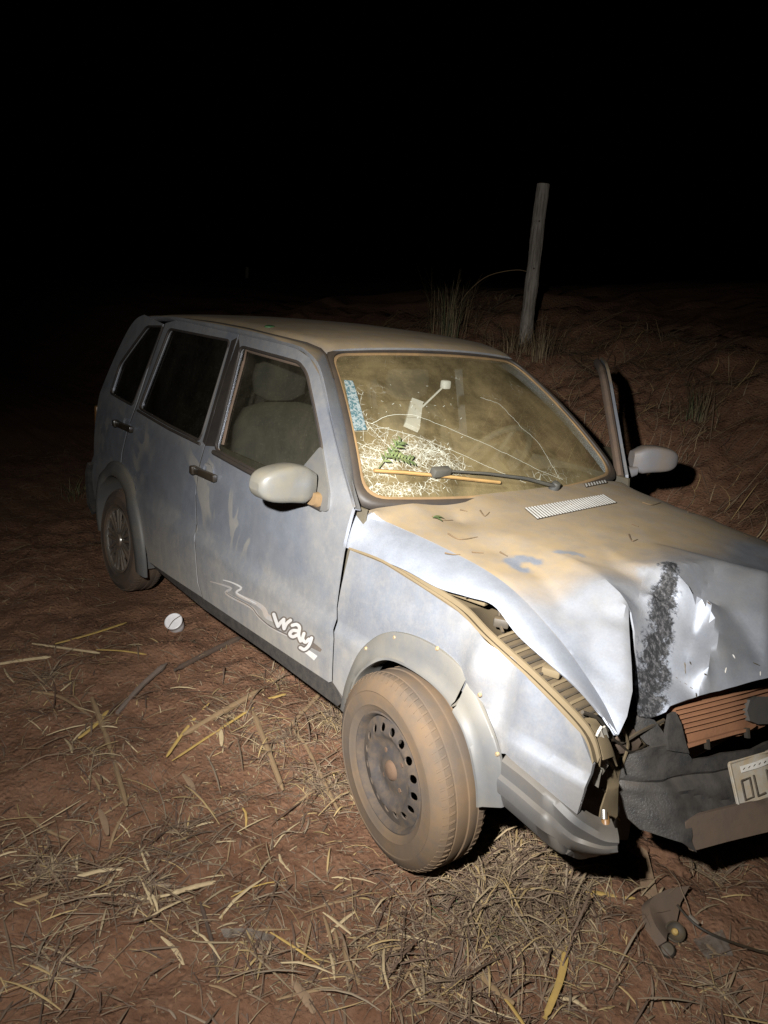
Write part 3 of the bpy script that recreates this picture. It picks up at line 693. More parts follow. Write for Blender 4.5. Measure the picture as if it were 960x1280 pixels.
# wheels -----------------------------------------------------------------
def wheel(c, ax, name, far=False, cap=False):
    c = Vector(c); ax = Vector(ax).normalized(); root = bpy.data.objects.new(name, None); root.location = c; COL.objects.link(root); bpy.context.view_layer.update()
    root.parent = CAR; root.matrix_parent_inverse = CAR.matrix_world.inverted()
    up = Vector((0, 0, 1)); n = 96
    Ro = .290; K = .935
    prof = [(.172, -.070), (.179, -.076), (.190, -.083), (.198, -.0855), (.201, -.0885), (.206, -.0875), (.225, -.089), (.240, -.0885), (.243, -.0905), (.247, -.0895), (.252, -.087), (.270, -.078), (.281, -.066), (.2855, -.058)]
    g = []
    for a, b in ((-.058, -.040), (-.032, -.008), (0., .0), (.008, .032), (.040, .058)):
        if a == b: continue
        g += [(Ro-.0005-.0055*(a/.06)**2, a), (Ro-.0005-.0055*(b/.06)**2, b), (Ro-.0045, b+.0015), (Ro-.0045, b+.0045)]
    prof += g[:-2]+[(r_, -h) for r_, h in reversed(prof)]
    prof = [(r_*K, h*K) for r_, h in prof]; m = MB(); m.lathe(prof, c, ax, n, up); ty = m.mk('tyre', 'tyre_far' if far else 'tyre_mud', root, 35)
    a = ax.cross(up).normalized(); b = a.cross(ax)
    # shoulder blocks of the tread
    m = MB()
    for k in range(72):
        q = 2*math.pi*k/72; e = a*math.cos(q)+b*math.sin(q); tg = -a*math.sin(q)+b*math.cos(q)
        for s in (1, -1):
            pts = []
            for rr, h in ((.2890, .040), (.2880, .053), (.2822, .066), (.2760, .0745)):
                pts += [c+e*rr*K+ax*h*K*s+tg*.0028+tg*.25*(h-.03), c+e*rr*K+ax*h*K*s-tg*.0028+tg*.25*(h-.03)]
            inn_ = [p-e*.006 for p in pts]
            m.add(pts+inn_, [(i, i+1, i+3, i+2) for i in (0, 2, 4)]+[(8+i, i, i+2, 10+i) for i in (0, 2, 4)]+[(i+1, 9+i, 11+i, i+3) for i in (0, 2, 4)])
    tag(m.mk('tread_blocks', 'tyre_far' if far else 'tyre_mud', ty, 60), kind='stuff')
    m = MB(); m.lathe([(.168, .060), (.1685, .071), (.163, .073), (.158, .069), (.155, .060), (.152, .054), (.152, -.04), (.160, -.07), (.165, -.07)] if True else [(.171, .066), (.1715, .078), (.166, .080), (.160, .075), (.155, .064), (.150, .054), (.150, -.04), (.165, -.075), (.172, -.075)], c, ax, n, up); rim = m.mk('rim', 'steel_rim', root, 45)
    # pressed disc with round holes
    def dz(r_):
        if r_ > .136: return lerp(.050, .046, (r_-.136)/.016)
        if r_ > .104: return lerp(.062, .050, (r_-.104)/.032)
        if r_ > .080: return lerp(.040, .062, (r_-.080)/.024)
        if r_ > .05: return lerp(.044, .040, (r_-.05)/.03)
        return .048
    circ = lambda x, y, r_, k: [(x+r_*math.cos(2*math.pi*i/k), y+r_*math.sin(2*math.pi*i/k)) for i in range(k)]
    holes = [circ(.121*math.cos(2*math.pi*k/16), .121*math.sin(2*math.pi*k/16), .0125, 12) for k in range(16)]
    v, f = fill2d(circ(0, 0, .152, 48), holes+[circ(0, 0, .028, 14)], .013)
    if cap:
        m = MB()
        for k in range(9):
            q = 2*math.pi*k/9; e = a*math.cos(q)+b*math.sin(q); tg = -a*math.sin(q)+b*math.cos(q)
            for s in (-1, 1):
                p0 = c+e*.03+ax*.072+tg*.006*s; p1 = c+e*.158+ax*.074+tg*.020*s; w = tg*.0065
                m.add([p0-w, p0+w, p1+w, p1-w, p0-w-ax*.012, p0+w-ax*.012, p1+w-ax*.012, p1-w-ax*.012], [(0, 1, 2, 3), (4, 7, 6, 5), (0, 4, 5, 1), (1, 5, 6, 2), (2, 6, 7, 3), (3, 7, 4, 0)])
        m.lathe([(.157, .060), (.158, .076), (.166, .082), (.172, .078)], c, ax, 64, up); m.lathe([(.0005, .082), (.028, .080), (.036, .070), (.036, .055)], c, ax, 24, up)
        m.mk('wheel_cover', 'chrome_cap', root, 40)
    V = [c+a*x+b*y+ax*(dz(math.hypot(x, y))+.006) for x, y in v]
    orient('wheel_disc', V, f, 'steel_rim', rim, ax, .004, 40)
    m = MB(); m.lathe([(.150, -.03), (.0005, -.03)], c, ax, 32, up); m.mk('brake_drum', 'dark_part', rim)
    m = MB(); m.lathe([(.0005, .066), (.020, .064), (.026, .060), (.030, .052), (.034, .048), (.046, .044)], c, ax, 20, up); m.mk('hub', 'hub_rust', rim)
    for k in range(4):
        q = math.pi/4+k*math.pi/2; e = a*math.cos(q)+b*math.sin(q); m = MB(); m.lathe([(.0005, .051), (.007, .051), (.0085, .048), (.0085, .036)], c+e*.056, ax, 6, up); m.mk('wheel_bolt', 'hub_rust', rim)
    return root
st = R(-6)
wheel((-.012, -.762, .296), (math.sin(st), -math.cos(st), -.03), 'wheel')
wheel((-2.36, -.695, .246), (.03, -1, 0.05), 'wheel', True, True)
wheel((.0, .69, .283), (-math.sin(st), math.cos(st), 0), 'wheel', True)
wheel((-2.36, .69, .245), (0, 1, 0), 'wheel', True, True)

# glazing of the doors ----------------------------------------------------
def pane(name, loop, parent, mat, inset=.012):
    v, f = fill2d(arc_round(sxz(loop), .03), (), .08); return orient(name, [Vector((x, -(Wd(x, z)-inset), z)) for x, z in v], f, mat, parent, Vector((0, -1, 0)), 0)
def trim(name, loop, parent, mat, r=.007, off=.0, closed=True, sq=1.0):
    L = arc_round(sxz(loop), .03) if closed else sxz(loop); P = [Vector((x, -(Wd(x, z)+off), z)) for x, z in densify(L, .04, closed)]
    if closed: P.append(P[0])
    m = MB(); m.tube(P, r, 6, not closed, sq); return m.mk(name, mat, parent)
pane('side_window', fd_hole, front_door, 'door_glass'); trim('window_seal', fd_hole, front_door, 'black_rubber', .0065)
trim('belt_strip', [(268, 565), (306, 586), (345, 606), (403, 636)], front_door, 'black_rubber', .010, .004, False)
trim('inner_channel', [(276, 556), (284, 520), (306, 438), (374, 457)], front_door, 'lip_dirty', .006, -.008, False)
pane('side_window', rd_hole, rear_door, 'tint_glass'); trim('window_seal', rd_hole, rear_door, 'black_rubber', .006)
trim('belt_strip', [(173, 513), (212, 536), (251, 555)], rear_door, 'black_rubber', .006, .004, False)
qhp = [(138, 491), (150, 455), (184, 408), (204, 408), (166, 507)]
pane('quarter_window', qhp, rear_quarter, 'tint_glass'); trim('window_seal', qhp, rear_quarter, 'black_rubber', .006)
# black pillar cover between the doors
v, f = fill2d(sxz([(257, 557), (270, 511), (284, 464), (299, 424), (300, 434), (286, 490), (270, 558)]), (), .03)
orient('pillar_cover', [Vector((x, -(Wd(x, z)+.003), z)) for x, z in v], f, 'black_rubber', front_door, Vector((0, -1, 0)), .003)
# black strips along the shut lines, added to stand for shade in the gaps
for L in (fd_loop, rd_loop):
    pass
v, f = fill2d([(-.36, .26), (-.40, .93), (-.50, .93), (-1.30, .93), (-2.15, .95), (-2.0, .70), (-1.96, .26)], (), .12)
ib = orient('inner_body_side', [Vector((x, -(Wd(x, z)-.05), z)) for x, z in v], f, 'cabin_trim', CAR, Vector((0, -1, 0)), .01)
trim('gap_shade_strip', [(299, 419), (283.5, 466), (268.5, 515), (255.5, 560), (248.3, 585), (244.4, 620), (244.4, 690), (247.4, 728), (253.4, 748)], front_door, 'black_rubber', .0065, -.0062, False)
trim('gap_shade_strip', [(205.5, 405), (192.5, 440), (168, 514), (160, 536), (153, 566), (151, 590)], rear_door, 'black_rubber', .0065, -.0062, False)
v, f = fill2d(sxz([(254, 552), (290, 426), (297, 422), (283, 466), (268, 514), (257, 556)]), (), .03)
orient('pillar_cover', [Vector((x, -(Wd(x, z)+.003), z)) for x, z in v], f, 'black_rubber', rear_door, Vector((0, -1, 0)), .003)
# handles
def handle(pxs, parent):
    p0, p1 = [side(u, v) for u, v in pxs]; d = (p1-p0); m = MB(); c = (p0+p1)/2
    M = Matrix((d.normalized(), Vector((0, -1, 0)), Vector((0, 0, 1)))).transposed()
    m.box(c+Vector((0, -.012, 0)), (d.length*1.05, .022, .030), M, .006); m.mk('door_handle', 'handle_black', parent)
    m = MB(); m.box(p0+Vector((0, -.018, 0)), (.03, .030, .036), M, .007); m.mk('handle_lock', 'handle_black', parent)
    m = MB(); m.lathe([(.0005, -.02), (.028, -.016), (.042, -.004), (.048, .0015)], c+Vector((.012, -.002, .0)), (0, -1, 0), 24); m.mk('handle_bowl', 'paint', parent)
handle(((247, 587), (272, 598)), front_door); handle(((149, 529), (167, 537)), rear_door)
# wing mirror on the near door
def loft_shell(name, secs, mat, parent, n=20, ang=60):
    """sections: centre, half-axis vectors a, b, squareness"""
    m = MB(); rows = []
    for c, a, b, e in secs:
        row = []
        for k in range(n):
            q = 2*math.pi*k/n; cx, sx = math.cos(q), math.sin(q)
            row.append(Vector(c)+Vector(a)*math.copysign(abs(cx)**e, cx)+Vector(b)*math.copysign(abs(sx)**e, sx))
        rows.append(row)
    m.loft(rows, True); m.add(rows[0], [tuple(reversed(range(n)))]); m.add(rows[-1], [tuple(range(n))]); return m.mk(name, mat, parent, ang)
def wing_mirror(base, s, name, parent, mat, rotz=0, length=.215):
    """base: where the arm leaves the door; s = -1 right door, +1 left door"""
    base = Vector(base); M = Matrix.Rotation(rotz, 3, 'Z')
    T = lambda x, y, z: base+M @ Vector((x, s*y, z))
    D = lambda x, y, z: M @ Vector((x, s*y, z))
    root = bpy.data.objects.new(name, None); root.location = base; COL.objects.link(root); bpy.context.view_layer.update(); root.parent = parent; root.matrix_parent_inverse = parent.matrix_world.inverted()
    secs = []
    for k_ in range(15):
        y = .030+.212*math.sin(math.pi/2*k_/14); q_ = max(0, (y-.14)/.1035); e_ = max(.03, (1-q_**4))**.5 if y > .14 else 1; g_ = lerp(.66, 1, sm(.03, .075, y))
        hz_, hx, zc, xc = (.060-.010*sm(.10, .24, y))*g_*e_, .046*g_*(.35+.65*e_), .022+.012*sm(.03, .14, y), -.010*q_*q_
        secs.append((T(xc-.012, y, zc), D(hx, 0, 0), D(0, 0, hz_), .45))
    loft_shell('mirror_housing', secs, mat, root)
    L = [(.06, -.020), (.20, -.012), (.20, .076), (.06, .078)]; L = arc_round(L, .02)
    m = MB(); pts = [T(-.056, y, z) for y, z in L]; m.add(pts, [tuple(range(len(pts)))]); m.mk('mirror_glass', 'mirror_glass', root, solid=.004)
    secs = [(T(.01, .048, -.020), D(.028, 0, 0), D(0, 0, .022), .8), (T(.012, .02, -.030), D(.03, 0, 0), D(0, 0, .026), .8), (T(.012, -.005, -.035), D(.034, 0, 0), D(0, 0, .034), .8)]
    loft_shell('mirror_arm', secs, 'seal_dirt' if s < 0 else mat, root)
    return root
mb_ = side(398, 612)
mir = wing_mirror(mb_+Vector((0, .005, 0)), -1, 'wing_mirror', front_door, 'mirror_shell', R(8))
v, f = fill2d(arc_round(sxz([(377, 588), (404, 556), (414, 618), (412, 640), (395, 636), (378, 622)]), .02), (), .03)
orient('mirror_base', [Vector((x, -(Wd(x, z)+.008), z)) for x, z in v], f, 'flare_plastic', front_door, Vector((0, -1, 0)), .015)

# lettering and stripes on the near door ---------------------------------
def z3(x, y): return (240+x/5.333, 700+y/5.333)
def stroke(parts, w, name, mat, off, parent):
    m = MB()
    for L in parts:
        P = smooth_line([Vector((*z3(x, y), 0)) for x, y in L], 28); n = len(P)
        pts = [(p.x, p.y) for p in P]; lo = []; hi = []
        for i in range(n):
            t = (P[min(n-1, i+1)]-P[max(0, i-1)]).normalized(); nn = Vector((-t.y, t.x, 0)); ww = (w(i/(n-1)) if callable(w) else w)/5.333/2
            a = P[i]+nn*ww; b = P[i]-nn*ww; lo.append(side(a.x, a.y, off)); hi.append(side(b.x, b.y, off))
        m.loft([lo, hi])
        if not callable(w):
            for e in (0, -1):
                c = P[e]; k = [side(c.x+w/5.333/2*math.cos(q*.5236), c.y+w/5.333/2*math.sin(q*.5236), off+.00005*(1+e)) for q in range(12)]; m.add(k, [tuple(range(12))])
    V = m.v; F_ = m.f
    return mk(name, V, F_, mat, parent, 180)
Lw = [[(545, 362), (558, 402), (573, 442)], [(573, 442), (592, 415), (612, 396)], [(612, 396), (610, 428), (614, 458)], [(614, 458), (630, 425), (656, 402)]]
La = [[(668, 436), (697, 430), (716, 450), (711, 500), (724, 540)], [(708, 474), (672, 470), (652, 494), (672, 512), (704, 498)]]
Ly = [[(746, 490), (738, 526), (756, 548), (778, 528)], [(797, 520), (780, 568), (750, 596), (722, 584)]]
stroke(Lw+La+Ly, 42, 'lettering_outline', 'decal_dark', .0016, front_door)
stroke(Lw, 22, 'letter_w', 'decal_white', .0030, front_door); stroke(La, 22, 'letter_a', 'decal_white', .0031, front_door); stroke(Ly, 22, 'letter_y', 'decal_white', .0032, front_door)
stroke([[(205, 133), (265, 150), (330, 185), (295, 215), (330, 245), (430, 290), (480, 330), (500, 375), (560, 400)]], lambda t: 5+34*t, 'door_stripe', 'decal_grey', .0008, front_door)
stroke([[(205, 133), (265, 150), (328, 185), (297, 215), (340, 245), (430, 292)]], lambda t: 4+8*math.sin(math.pi*t), 'door_stripe', 'decal_white', .0012, front_door)
stroke([[(120, 143), (200, 165), (262, 190), (225, 215), (270, 250), (400, 320), (455, 390), (560, 470), (690, 530)]], lambda t: 4+30*t*(1-t)*2, 'door_stripe', 'decal_grey', .0006, front_door)
stroke([[(225, 215), (270, 245), (390, 310), (440, 370), (520, 440), (640, 500)]], lambda t: 3+6*t, 'door_stripe', 'decal_dark', .0010, front_door)
stroke([[(735, 590), (780, 620), (825, 655)]], lambda t: 26+12*t, 'door_stripe', 'decal_white', .0011, front_door)
stroke([[(790, 560), (830, 585), (860, 605)]], lambda t: 40-20*t, 'door_stripe', 'decal_dark', .0009, front_door)

# left side: mirrored panels, the front door stands open ------------------
for o in (rear_door, rear_quarter, sill, rfl, ib):
    q = mirrored(o)
    if o is rear_door:
        for c in o.children:
            if c.type == 'MESH' and c.name.split('.')[0] in ('side_window', 'window_seal', 'belt_strip'): mirrored(c, q)
    if o is rear_quarter:
        for c in o.children: mirrored(c, q)
# undamaged left fender from its own outline
ar = [(.355*math.cos(R(a)), .29+.355*math.sin(R(a))) for a in range(-5, 186, 10)]
v, f = fill2d(ar+[(-.43, .27), (-.43, .80), (-.40, .84), (0, .80), (.3, .76), (.60, .68), (.62, .48), (.40, .40)], (), .04)
orient('front_fender', [Vector((x, Wd(x, z)-.04*sm(.7, .84, z)*sm(-.5, -.2, x), z)) for x, z in v], f, 'paint', CAR, Vector((0, 1, 0)))
hinge = Vector((-.445, .735, 0)); OP = Matrix.Translation(hinge) @ Matrix.Rotation(R(-51), 4, 'Z') @ Matrix.Translation(-hinge)
def opened(o, parent=None):
    q = mirrored(o, parent if parent is not None else CAR); q.data.transform(OP); return q
ld = opened(front_door)
for c in front_door.children:
    if c.type == 'MESH' and c.name.split('.')[0] in ('side_window', 'window_seal', 'belt_strip', 'door_handle', 'pillar_cover'): opened(c, ld)
lb = Vector((mb_.x, -mb_.y, mb_.z)); lb = OP @ lb
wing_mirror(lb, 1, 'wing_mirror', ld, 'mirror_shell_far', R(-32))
v, f = fill2d([(-.47, .30), (-.47, .90), (-1.38, .90), (-1.38, .30)], (), .1)   # inner trim of the open door
tp = [OP @ Vector((x, Wd(x, z)-.055, z)) for x, z in v]; orient('door_trim', tp, f, 'cabin_trim', ld, OP.to_3x3() @ Vector((0, -1, 0)), .05)
fr = [OP @ (Vector((p.x, -p.y-.035, p.z))) for p in [side(u, v) for u, v in ((432, 640), (420, 583), (406, 528), (393, 471), (383, 456), (366, 444), (302, 428))]]
m = MB(); m.tube(smooth_line(fr, 24), .017, 8, True, 1.3); m.mk('door_frame', 'lip_dirty', ld)

# tail ---------------------------------------------------------------------
rows = []
for z, x in ((.32, -2.86), (.40, -2.92), (.62, -2.945), (.86, -2.925), (.90, -2.91), (1.10, -2.80), (1.30, -2.67), (1.365, -2.60)):
    w = Wd(-2.8, z)-.02 if z < 1.3 else .56
    rows.append([Vector((x+.05*abs(s)**3, w*s, z)) for s in [k/8 for k in range(-8, 9)]])
m = MB(); m.loft(rows); tg_ = m.mk('tailgate', 'paint', CAR, 40, .01)
m = MB(); m.loft([[Vector((x-.012, w*s, z)) for s in (-1, -.5, 0, .5, 1)] for z, x, w in ((.92, -2.905, .58), (1.10, -2.80, .55), (1.28, -2.69, .50))]); m.mk('rear_window', 'tint_glass', tg_, solid=.004)
for s in (-1, 1):
    m = MB(); m.box((-2.93, s*.62, .74), (.04, .16, .24), None, .01); m.mk('tail_lamp', 'amber', CAR)
m = MB(); m.loft([[Vector((x+.10*abs(s)**4, .76*s, z)) for s in [k/8 for k in range(-8, 9)]] for z, x in ((.28, -2.90), (.32, -2.97), (.48, -2.99), (.54, -2.95))]); m.mk('rear_bumper', 'bumper_plastic', CAR, 40, .02)

# cabin -------------------------------------------------------------------
m = MB(); m.box((-1.55, 0, .29), (2.5, 1.36, .05)); m.box((-.33, 0, .55), (.04, 1.36, .50)); m.mk('floor_pan', 'cabin_trim', CAR)
rows = [[Vector((x, y, z)) for y in (-.66, -.4, 0, .4, .66)] for x, z in ((-.40, .86), (-.50, .905), (-.66, .915), (-.76, .90), (-.80, .84), (-.76, .70), (-.62, .60))]
m = MB(); m.loft(rows); m.mk('dashboard', 'cabin_trim', CAR, 50, .01)
def seat(x, y, w, name):
    root = bpy.data.objects.new(name, None); root.location = (x, y, .3); COL.objects.link(root); bpy.context.view_layer.update(); root.parent = CAR; root.matrix_parent_inverse = CAR.matrix_world.inverted()
    secs = [(Vector((x+dx, y, z)), Vector((t_, 0, t_*.25)), Vector((0, hw, 0)), .55) for dx, z, t_, hw in ((-.12, .55, .05, w*.40), (-.15, .62, .065, w*.48), (-.21, .85, .065, w*.50), (-.26, 1.0, .055, w*.44), (-.285, 1.07, .040, w*.34), (-.295, 1.09, .015, w*.20))]
    loft_shell('backrest', secs, 'seat_cloth', root, 24)
    secs = [(Vector((x+dx, y, .47+dz)), Vector((0, hw, 0)), Vector((0, 0, t_)), .5) for dx, dz, t_, hw in ((-.12, 0, .06, w*.40), (-.06, 0, .085, w*.48), (.15, .015, .085, w*.50), (.33, .025, .07, w*.48), (.38, .02, .03, w*.44))]
    loft_shell('seat_cushion', secs, 'seat_cloth', root, 24)
    if w < .8:
        secs = [(Vector((x-.30, y, 1.10+dz)), Vector((.035*k, 0, 0)), Vector((0, .13*k, 0)), .6) for dz, k in ((0, .5), (.03, .95), (.10, 1), (.15, .9), (.17, .4))]
        loft_shell('headrest', secs, 'seat_cloth', root, 20)
seat(-1.20, -.36, .52, 'car_seat'); seat(-1.20, .36, .50, 'car_seat'); seat(-1.95, 0, 1.25, 'rear_bench')
m = MB(); c = Vector((-.86, .35, .93)); axs = Vector((-.85, 0, .52)).normalized(); a = axs.cross(Vector((0, 1, 0))).normalized()
ringp = [c+(a*math.cos(q)+Vector((0, 1, 0))*math.sin(q))*.185 for q in [2*math.pi*k/32 for k in range(33)]]; m.tube(ringp, .014, 8, False); m.tube([c-a*.17, c+a*.17], .012, 6); m.tube([c, c-axs*.25], .025, 8)
m.mk('steering_wheel', 'cabin_trim', CAR)
# inside mirror hanging askew behind the glass
s0 = [px_ws(u, v) for u, v in ((527, 481), (541, 486), (537, 520), (519, 512))]; q = [ws(s, t, -.09) for s, t in s0]
m = MB(); m.add(q, [(0, 1, 2, 3)]); rmv = m.mk('inside_mirror', 'vent_plastic', CAR, solid=.02)
cc = sum(q, Vector())/4; m = MB(); m.add([cc.lerp(p, .72)+Vector((.0, 0, 0))+Vector((.63, 0, .77))*.006 for p in q], [(0, 1, 2, 3)]); m.mk('mirror_glass', 'mirror_glass', rmv)
s1 = px_ws(562, 474); m = MB(); m.box(ws(*s1, -.03), (.03, .035, .035), None, .008); m.tube([ws(*s1, -.03), cc], .004, 6); m.mk('mirror_stem', 'vent_plastic', rmv)

# cracks, sticker, wiper ---------------------------------------------------
def wpoly(L, off=.0035): return [ws(*px_ws(u, v), off) for u, v in L]
cm = MB()
def crack(P, w, off=.004):
    for a, b in zip(P, P[1:]):
        d = b-a
        if d.length < 1e-5: continue
        n_ = Vector((.63, 0, .77)); sd = d.cross(n_).normalized()*w/2
        cm.add([a-sd, a+sd, b+sd, b-sd], [(0, 1, 2, 3)])
def z2(x, y): return (410+x/5.053, 440+y/5.053)
rnd = random.Random(3)
def jag(L, n, j):
    P = [Vector((*p, 0)) for p in L]; out = []
    for k in range(n+1):
        p = poly_at(P, k/n); out.append((p.x+rnd.uniform(-j, j), p.y+rnd.uniform(-j, j)))
    return out
main = [[z2(*p) for p in L] for L in ([(230, 440), (330, 480), (500, 520), (640, 570), (740, 610), (860, 660), (960, 705), (1100, 770), (1250, 830)], [(270, 460), (350, 415), (440, 395), (540, 402), (700, 460), (860, 530), (960, 570), (1150, 660), (1350, 760), (1480, 810)],
        [(240, 450), (300, 520), (380, 600), (450, 680), (560, 760)], [(170, 570), (260, 610), (380, 640), (560, 610), (700, 640), (800, 720), (890, 780)], [(960, 290), (1080, 330), (1220, 480), (1330, 580), (1400, 700), (1450, 790)], [(180, 660), (300, 680), (500, 700), (700, 760)])]
for L in main: crack(wpoly(jag(L, 34, .5)), .0013)
def network(poly, n, w, keep, thin=lambda x, y: True):
    """shattered cells: edges of a random triangulation"""
    xs = [p[0] for p in poly]; ys = [p[1] for p in poly]; P = []
    while len(P) < n:
        x, y = rnd.uniform(min(xs), max(xs)), rnd.uniform(min(ys), max(ys))
        if inpoly(x, y, poly) and (thin(x, y)): P.append(Vector((x, y)))
    vs, es = delaunay_2d_cdt(P, [], [], 0, 1e-6)[:2]
    for a, b in es:
        if (vs[a]-vs[b]).length > 95 or rnd.random() > keep: continue
        m_ = (vs[a]+vs[b])/2+Vector((rnd.uniform(-3, 3), rnd.uniform(-3, 3))); L = [z2(*vs[a]), z2(*m_), z2(*vs[b])]
        crack(wpoly([(max(431, p[0]), min(623, p[1])) for p in L]), w*rnd.choice((.6, .8, 1, 1.4)))
network([(240, 450), (420, 490), (640, 575), (760, 640), (890, 770), (640, 790), (420, 690), (330, 600)], 60, .0007, .5)
for k in range(60): 
    x_, y_ = rnd.uniform(200, 850), rnd.uniform(200, 900); u_, v_ = z2(x_, y_); crack(wpoly([(u_, v_), (u_+rnd.uniform(-3, 3), v_+rnd.uniform(-3, 3))]), .0011)
tag(mk('glass_cracks', cm.v, cm.f, 'crack_white', screen, 180), kind='stuff')
stl = [px_ws(u, v) for u, v in (z2(95, 185), z2(150, 190), z2(165, 230), z2(240, 500), z2(160, 505))]
m = MB(); m.add([ws(s, t, .007) for s, t in stl], [(0, 1, 2, 3, 4)]); m.mk('sticker_strip', 'sticker', screen)
wroot = bpy.data.objects.new('wiper', None); wroot.location = ws(*px_ws(690, 614)); COL.objects.link(wroot); bpy.context.view_layer.update(); wroot.parent = CAR; wroot.matrix_parent_inverse = CAR.matrix_world.inverted()
m = MB(); m.tube(wpoly([(464, 593), (500, 595), (545, 599), (590, 604), (620, 607)], .020), .011, 6, True, .55); m.mk('wiper_blade', 'wiper_dirt', wroot)
m = MB(); m.tube(wpoly([(545, 596), (600, 599), (650, 605), (688, 615)], .034), [.006, .008, .010, .012], 8, True, .6); m.mk('wiper_arm', 'wiper_black', wroot)
m = MB(); p = wpoly([(545, 597)], .032)[0]; m.box(p, (.03, .075, .03), Matrix.Rotation(R(20), 3, 'Y'), .006); m.mk('wiper_joint', 'wiper_black', wroot)
m = MB(); m.lathe([(.0005, .03), (.014, .028), (.018, .015), (.018, -.02)], wpoly([(688, 615)], .02)[0], (.4, 0, .9), 14, Vector((0, 1, 0))); m.mk('wiper_pivot', 'wiper_black', wroot)

# under the lifted hood edge: inner wing, ribbed panel, cables --------------
it_ = inner_top[:int(len(inner_top)*.78)]
rows = [it_, [p+Vector((0, .02, -.035)) for p in it_], [p+Vector((0, .16, -.06)) for p in it_], [p+Vector((0, .22, -.22)) for p in it_]]
m = MB(); m.loft(rows); iw = m.mk('inner_wing', 'inner_metal', CAR, 50, .004)
def ip(t, dy, dz): p = poly_at(inner_top, t); return p+Vector((0, dy, dz))
m = MB(); m.loft([[ip(t_/20, d, h) for t_ in range(12, 19)] for d, h in ((.020, -.022), (.055, -.016), (.13, -.022))]); rp = m.mk('ribbed_panel', 'dark_part', CAR, solid=.006)
for k in range(15):
    t_ = .605+.285*k/14; m = MB(); a = ip(t_, .022, -.016); b = ip(t_+.004, .12, -.014); m.tube([a, a.lerp(b, .5)+Vector((0, 0, .004)), b], .0042, 6); m.mk('rib', 'dark_part' if k % 3 else 'inner_metal', rp)
m = MB(); m.tube(smooth_line([ip(.44, .03, 0), ip(.48, .05, .025), ip(.53, .07, .03), ip(.57, .05, 0), ip(.60, .04, -.01)], 24), .004, 6); m.mk('hose', 'dark_part', CAR)
m = MB(); m.box(ip(.575, .055, .0), (.04, .03, .025), Matrix.Rotation(.6, 3, 'Z'), .005); m.mk('cable_clip', 'dark_part', CAR)
m = MB(); m.box(ip(.76, .05, -.005), (.045, .035, .02), Matrix.Rotation(.4, 3, 'Z'), .004); m.mk('cable_clip', 'inner_metal', CAR)
m = MB(); m.box(ip(.42, .07, -.01), (.12, .05, .02), Matrix.Rotation(.25, 3, 'Z'), .005); m.box(ip(.33, .06, .0), (.10, .04, .02), Matrix.Rotation(.2, 3, 'Z'), .005); m.mk('hinge_bracket', 'inner_metal', CAR)
m = MB(); m.loft([[ip(t_/20, d, h) for t_ in (18, 18.7, 19.4, 20)] for d, h in ((.012, -.012), (.05, -.016), (.075, -.05))]); m.mk('headlamp_bracket', 'inner_metal', CAR, solid=.004)
m = MB(); m.box((.10, -.05, .52), (.55, .75, .42), None, .03); m.box((.2, -.38, .62), (.2, .22, .2), None, .02); m.box((-.15, .2, .7), (.3, .5, .2), None, .03); m.mk('engine', 'dark_part', CAR)
m = MB(); m.box((.37, .05, .47), (.04, 1.10, .40), None, .005); m.mk('radiator', 'dark_part', CAR)

# front bumper -------------------------------------------------------------
def bx_(y, z): return .625+.42*(.47-z)-.30*max(0., -y-.12)-.10*sm(-.40, -.62, y)
def onb(u, v, off=0.):
    x = .55
    for _ in range(14):
        p = atx(u, v, x); x = .5*x+.5*(bx_(p.y, p.z)+off)
    return atx(u, v, x)
def bpanel(name, loop, mat, parent, off=0., sp=.03, fn=None, solid=.012, holes=(), rd_=0):
    L_ = list(loop)
    for i, (u, v) in enumerate(loop):                                 # end at the far corner of the car
        if u == 1200:
            nb = next((q for q in (loop[i-1], loop[(i+1) % len(loop)]) if q[0] == 1080), loop[i-1]); L_[i] = (1104, nb[1]+(v-nb[1])*24/120)
    P = [(lambda p: (p.y, p.z))(onb(u, v, off)) for u, v in L_]
    if rd_: P = arc_round(P, rd_)
    H = [[(lambda p: (p.y, p.z))(onb(u, v, off)) for u, v in h] for h in holes]
    v_, f_ = fill2d(P, H, sp); V = []
    for y, z in v_:
        p = Vector((bx_(y, z)+off, y, z))
        if fn: p = fn(p)
        V.append(p)
    return orient(name, V, f_, mat, parent, Vector((1, 0, 0)), solid)
def bfn(p):
    k = sm(-.15, -.42, p.y)
    p.x += k*(.018*noise.noise(Vector((p.y*7, p.z*7, 1)))+.012*noise.noise(Vector((p.y*21, p.z*21, 5))))-.016*math.exp(-((p.z-.445)/.007)**2)+.012*sm(.452, .44, p.z)-.010*math.exp(-((p.z-.375-.05*k)/.008)**2)+.018*sm(.40, .33, p.z)
    return p
bl = [(776, 955), (783, 942), (812, 934), (835, 931), (858, 938), (868, 952), (905, 942), (960, 928), (1080, 890), (1200, 850), (1200, 930), (1080, 985), (960, 995), (925, 1004), (870, 1010), (853, 1016), (848, 1040), (855, 1055), (835, 1042), (790, 1030), (777, 1018), (773, 990)]
bumper = bpanel('front_bumper', bl, 'bumper_plastic', CAR, 0, .011, bfn)
bpanel('bumper_lip', [(866, 1064), (856, 1046), (858, 1028), (875, 1018), (925, 1006), (960, 998), (1080, 985), (1200, 935), (1200, 985), (1080, 1015), (960, 1040), (910, 1052)], 'lip_dirty', bumper, .03, .03)
bpanel('intake_back', [(853, 1010), (930, 998), (960, 990), (960, 1003), (925, 1012), (870, 1024), (856, 1040)], 'dark_part', bumper, -.03)
for u in (884, 905): bpanel('intake_rib', [(u, 1008), (u+7, 1006), (u+9, 1018), (u+2, 1020)], 'lip_dirty', bumper, .012)
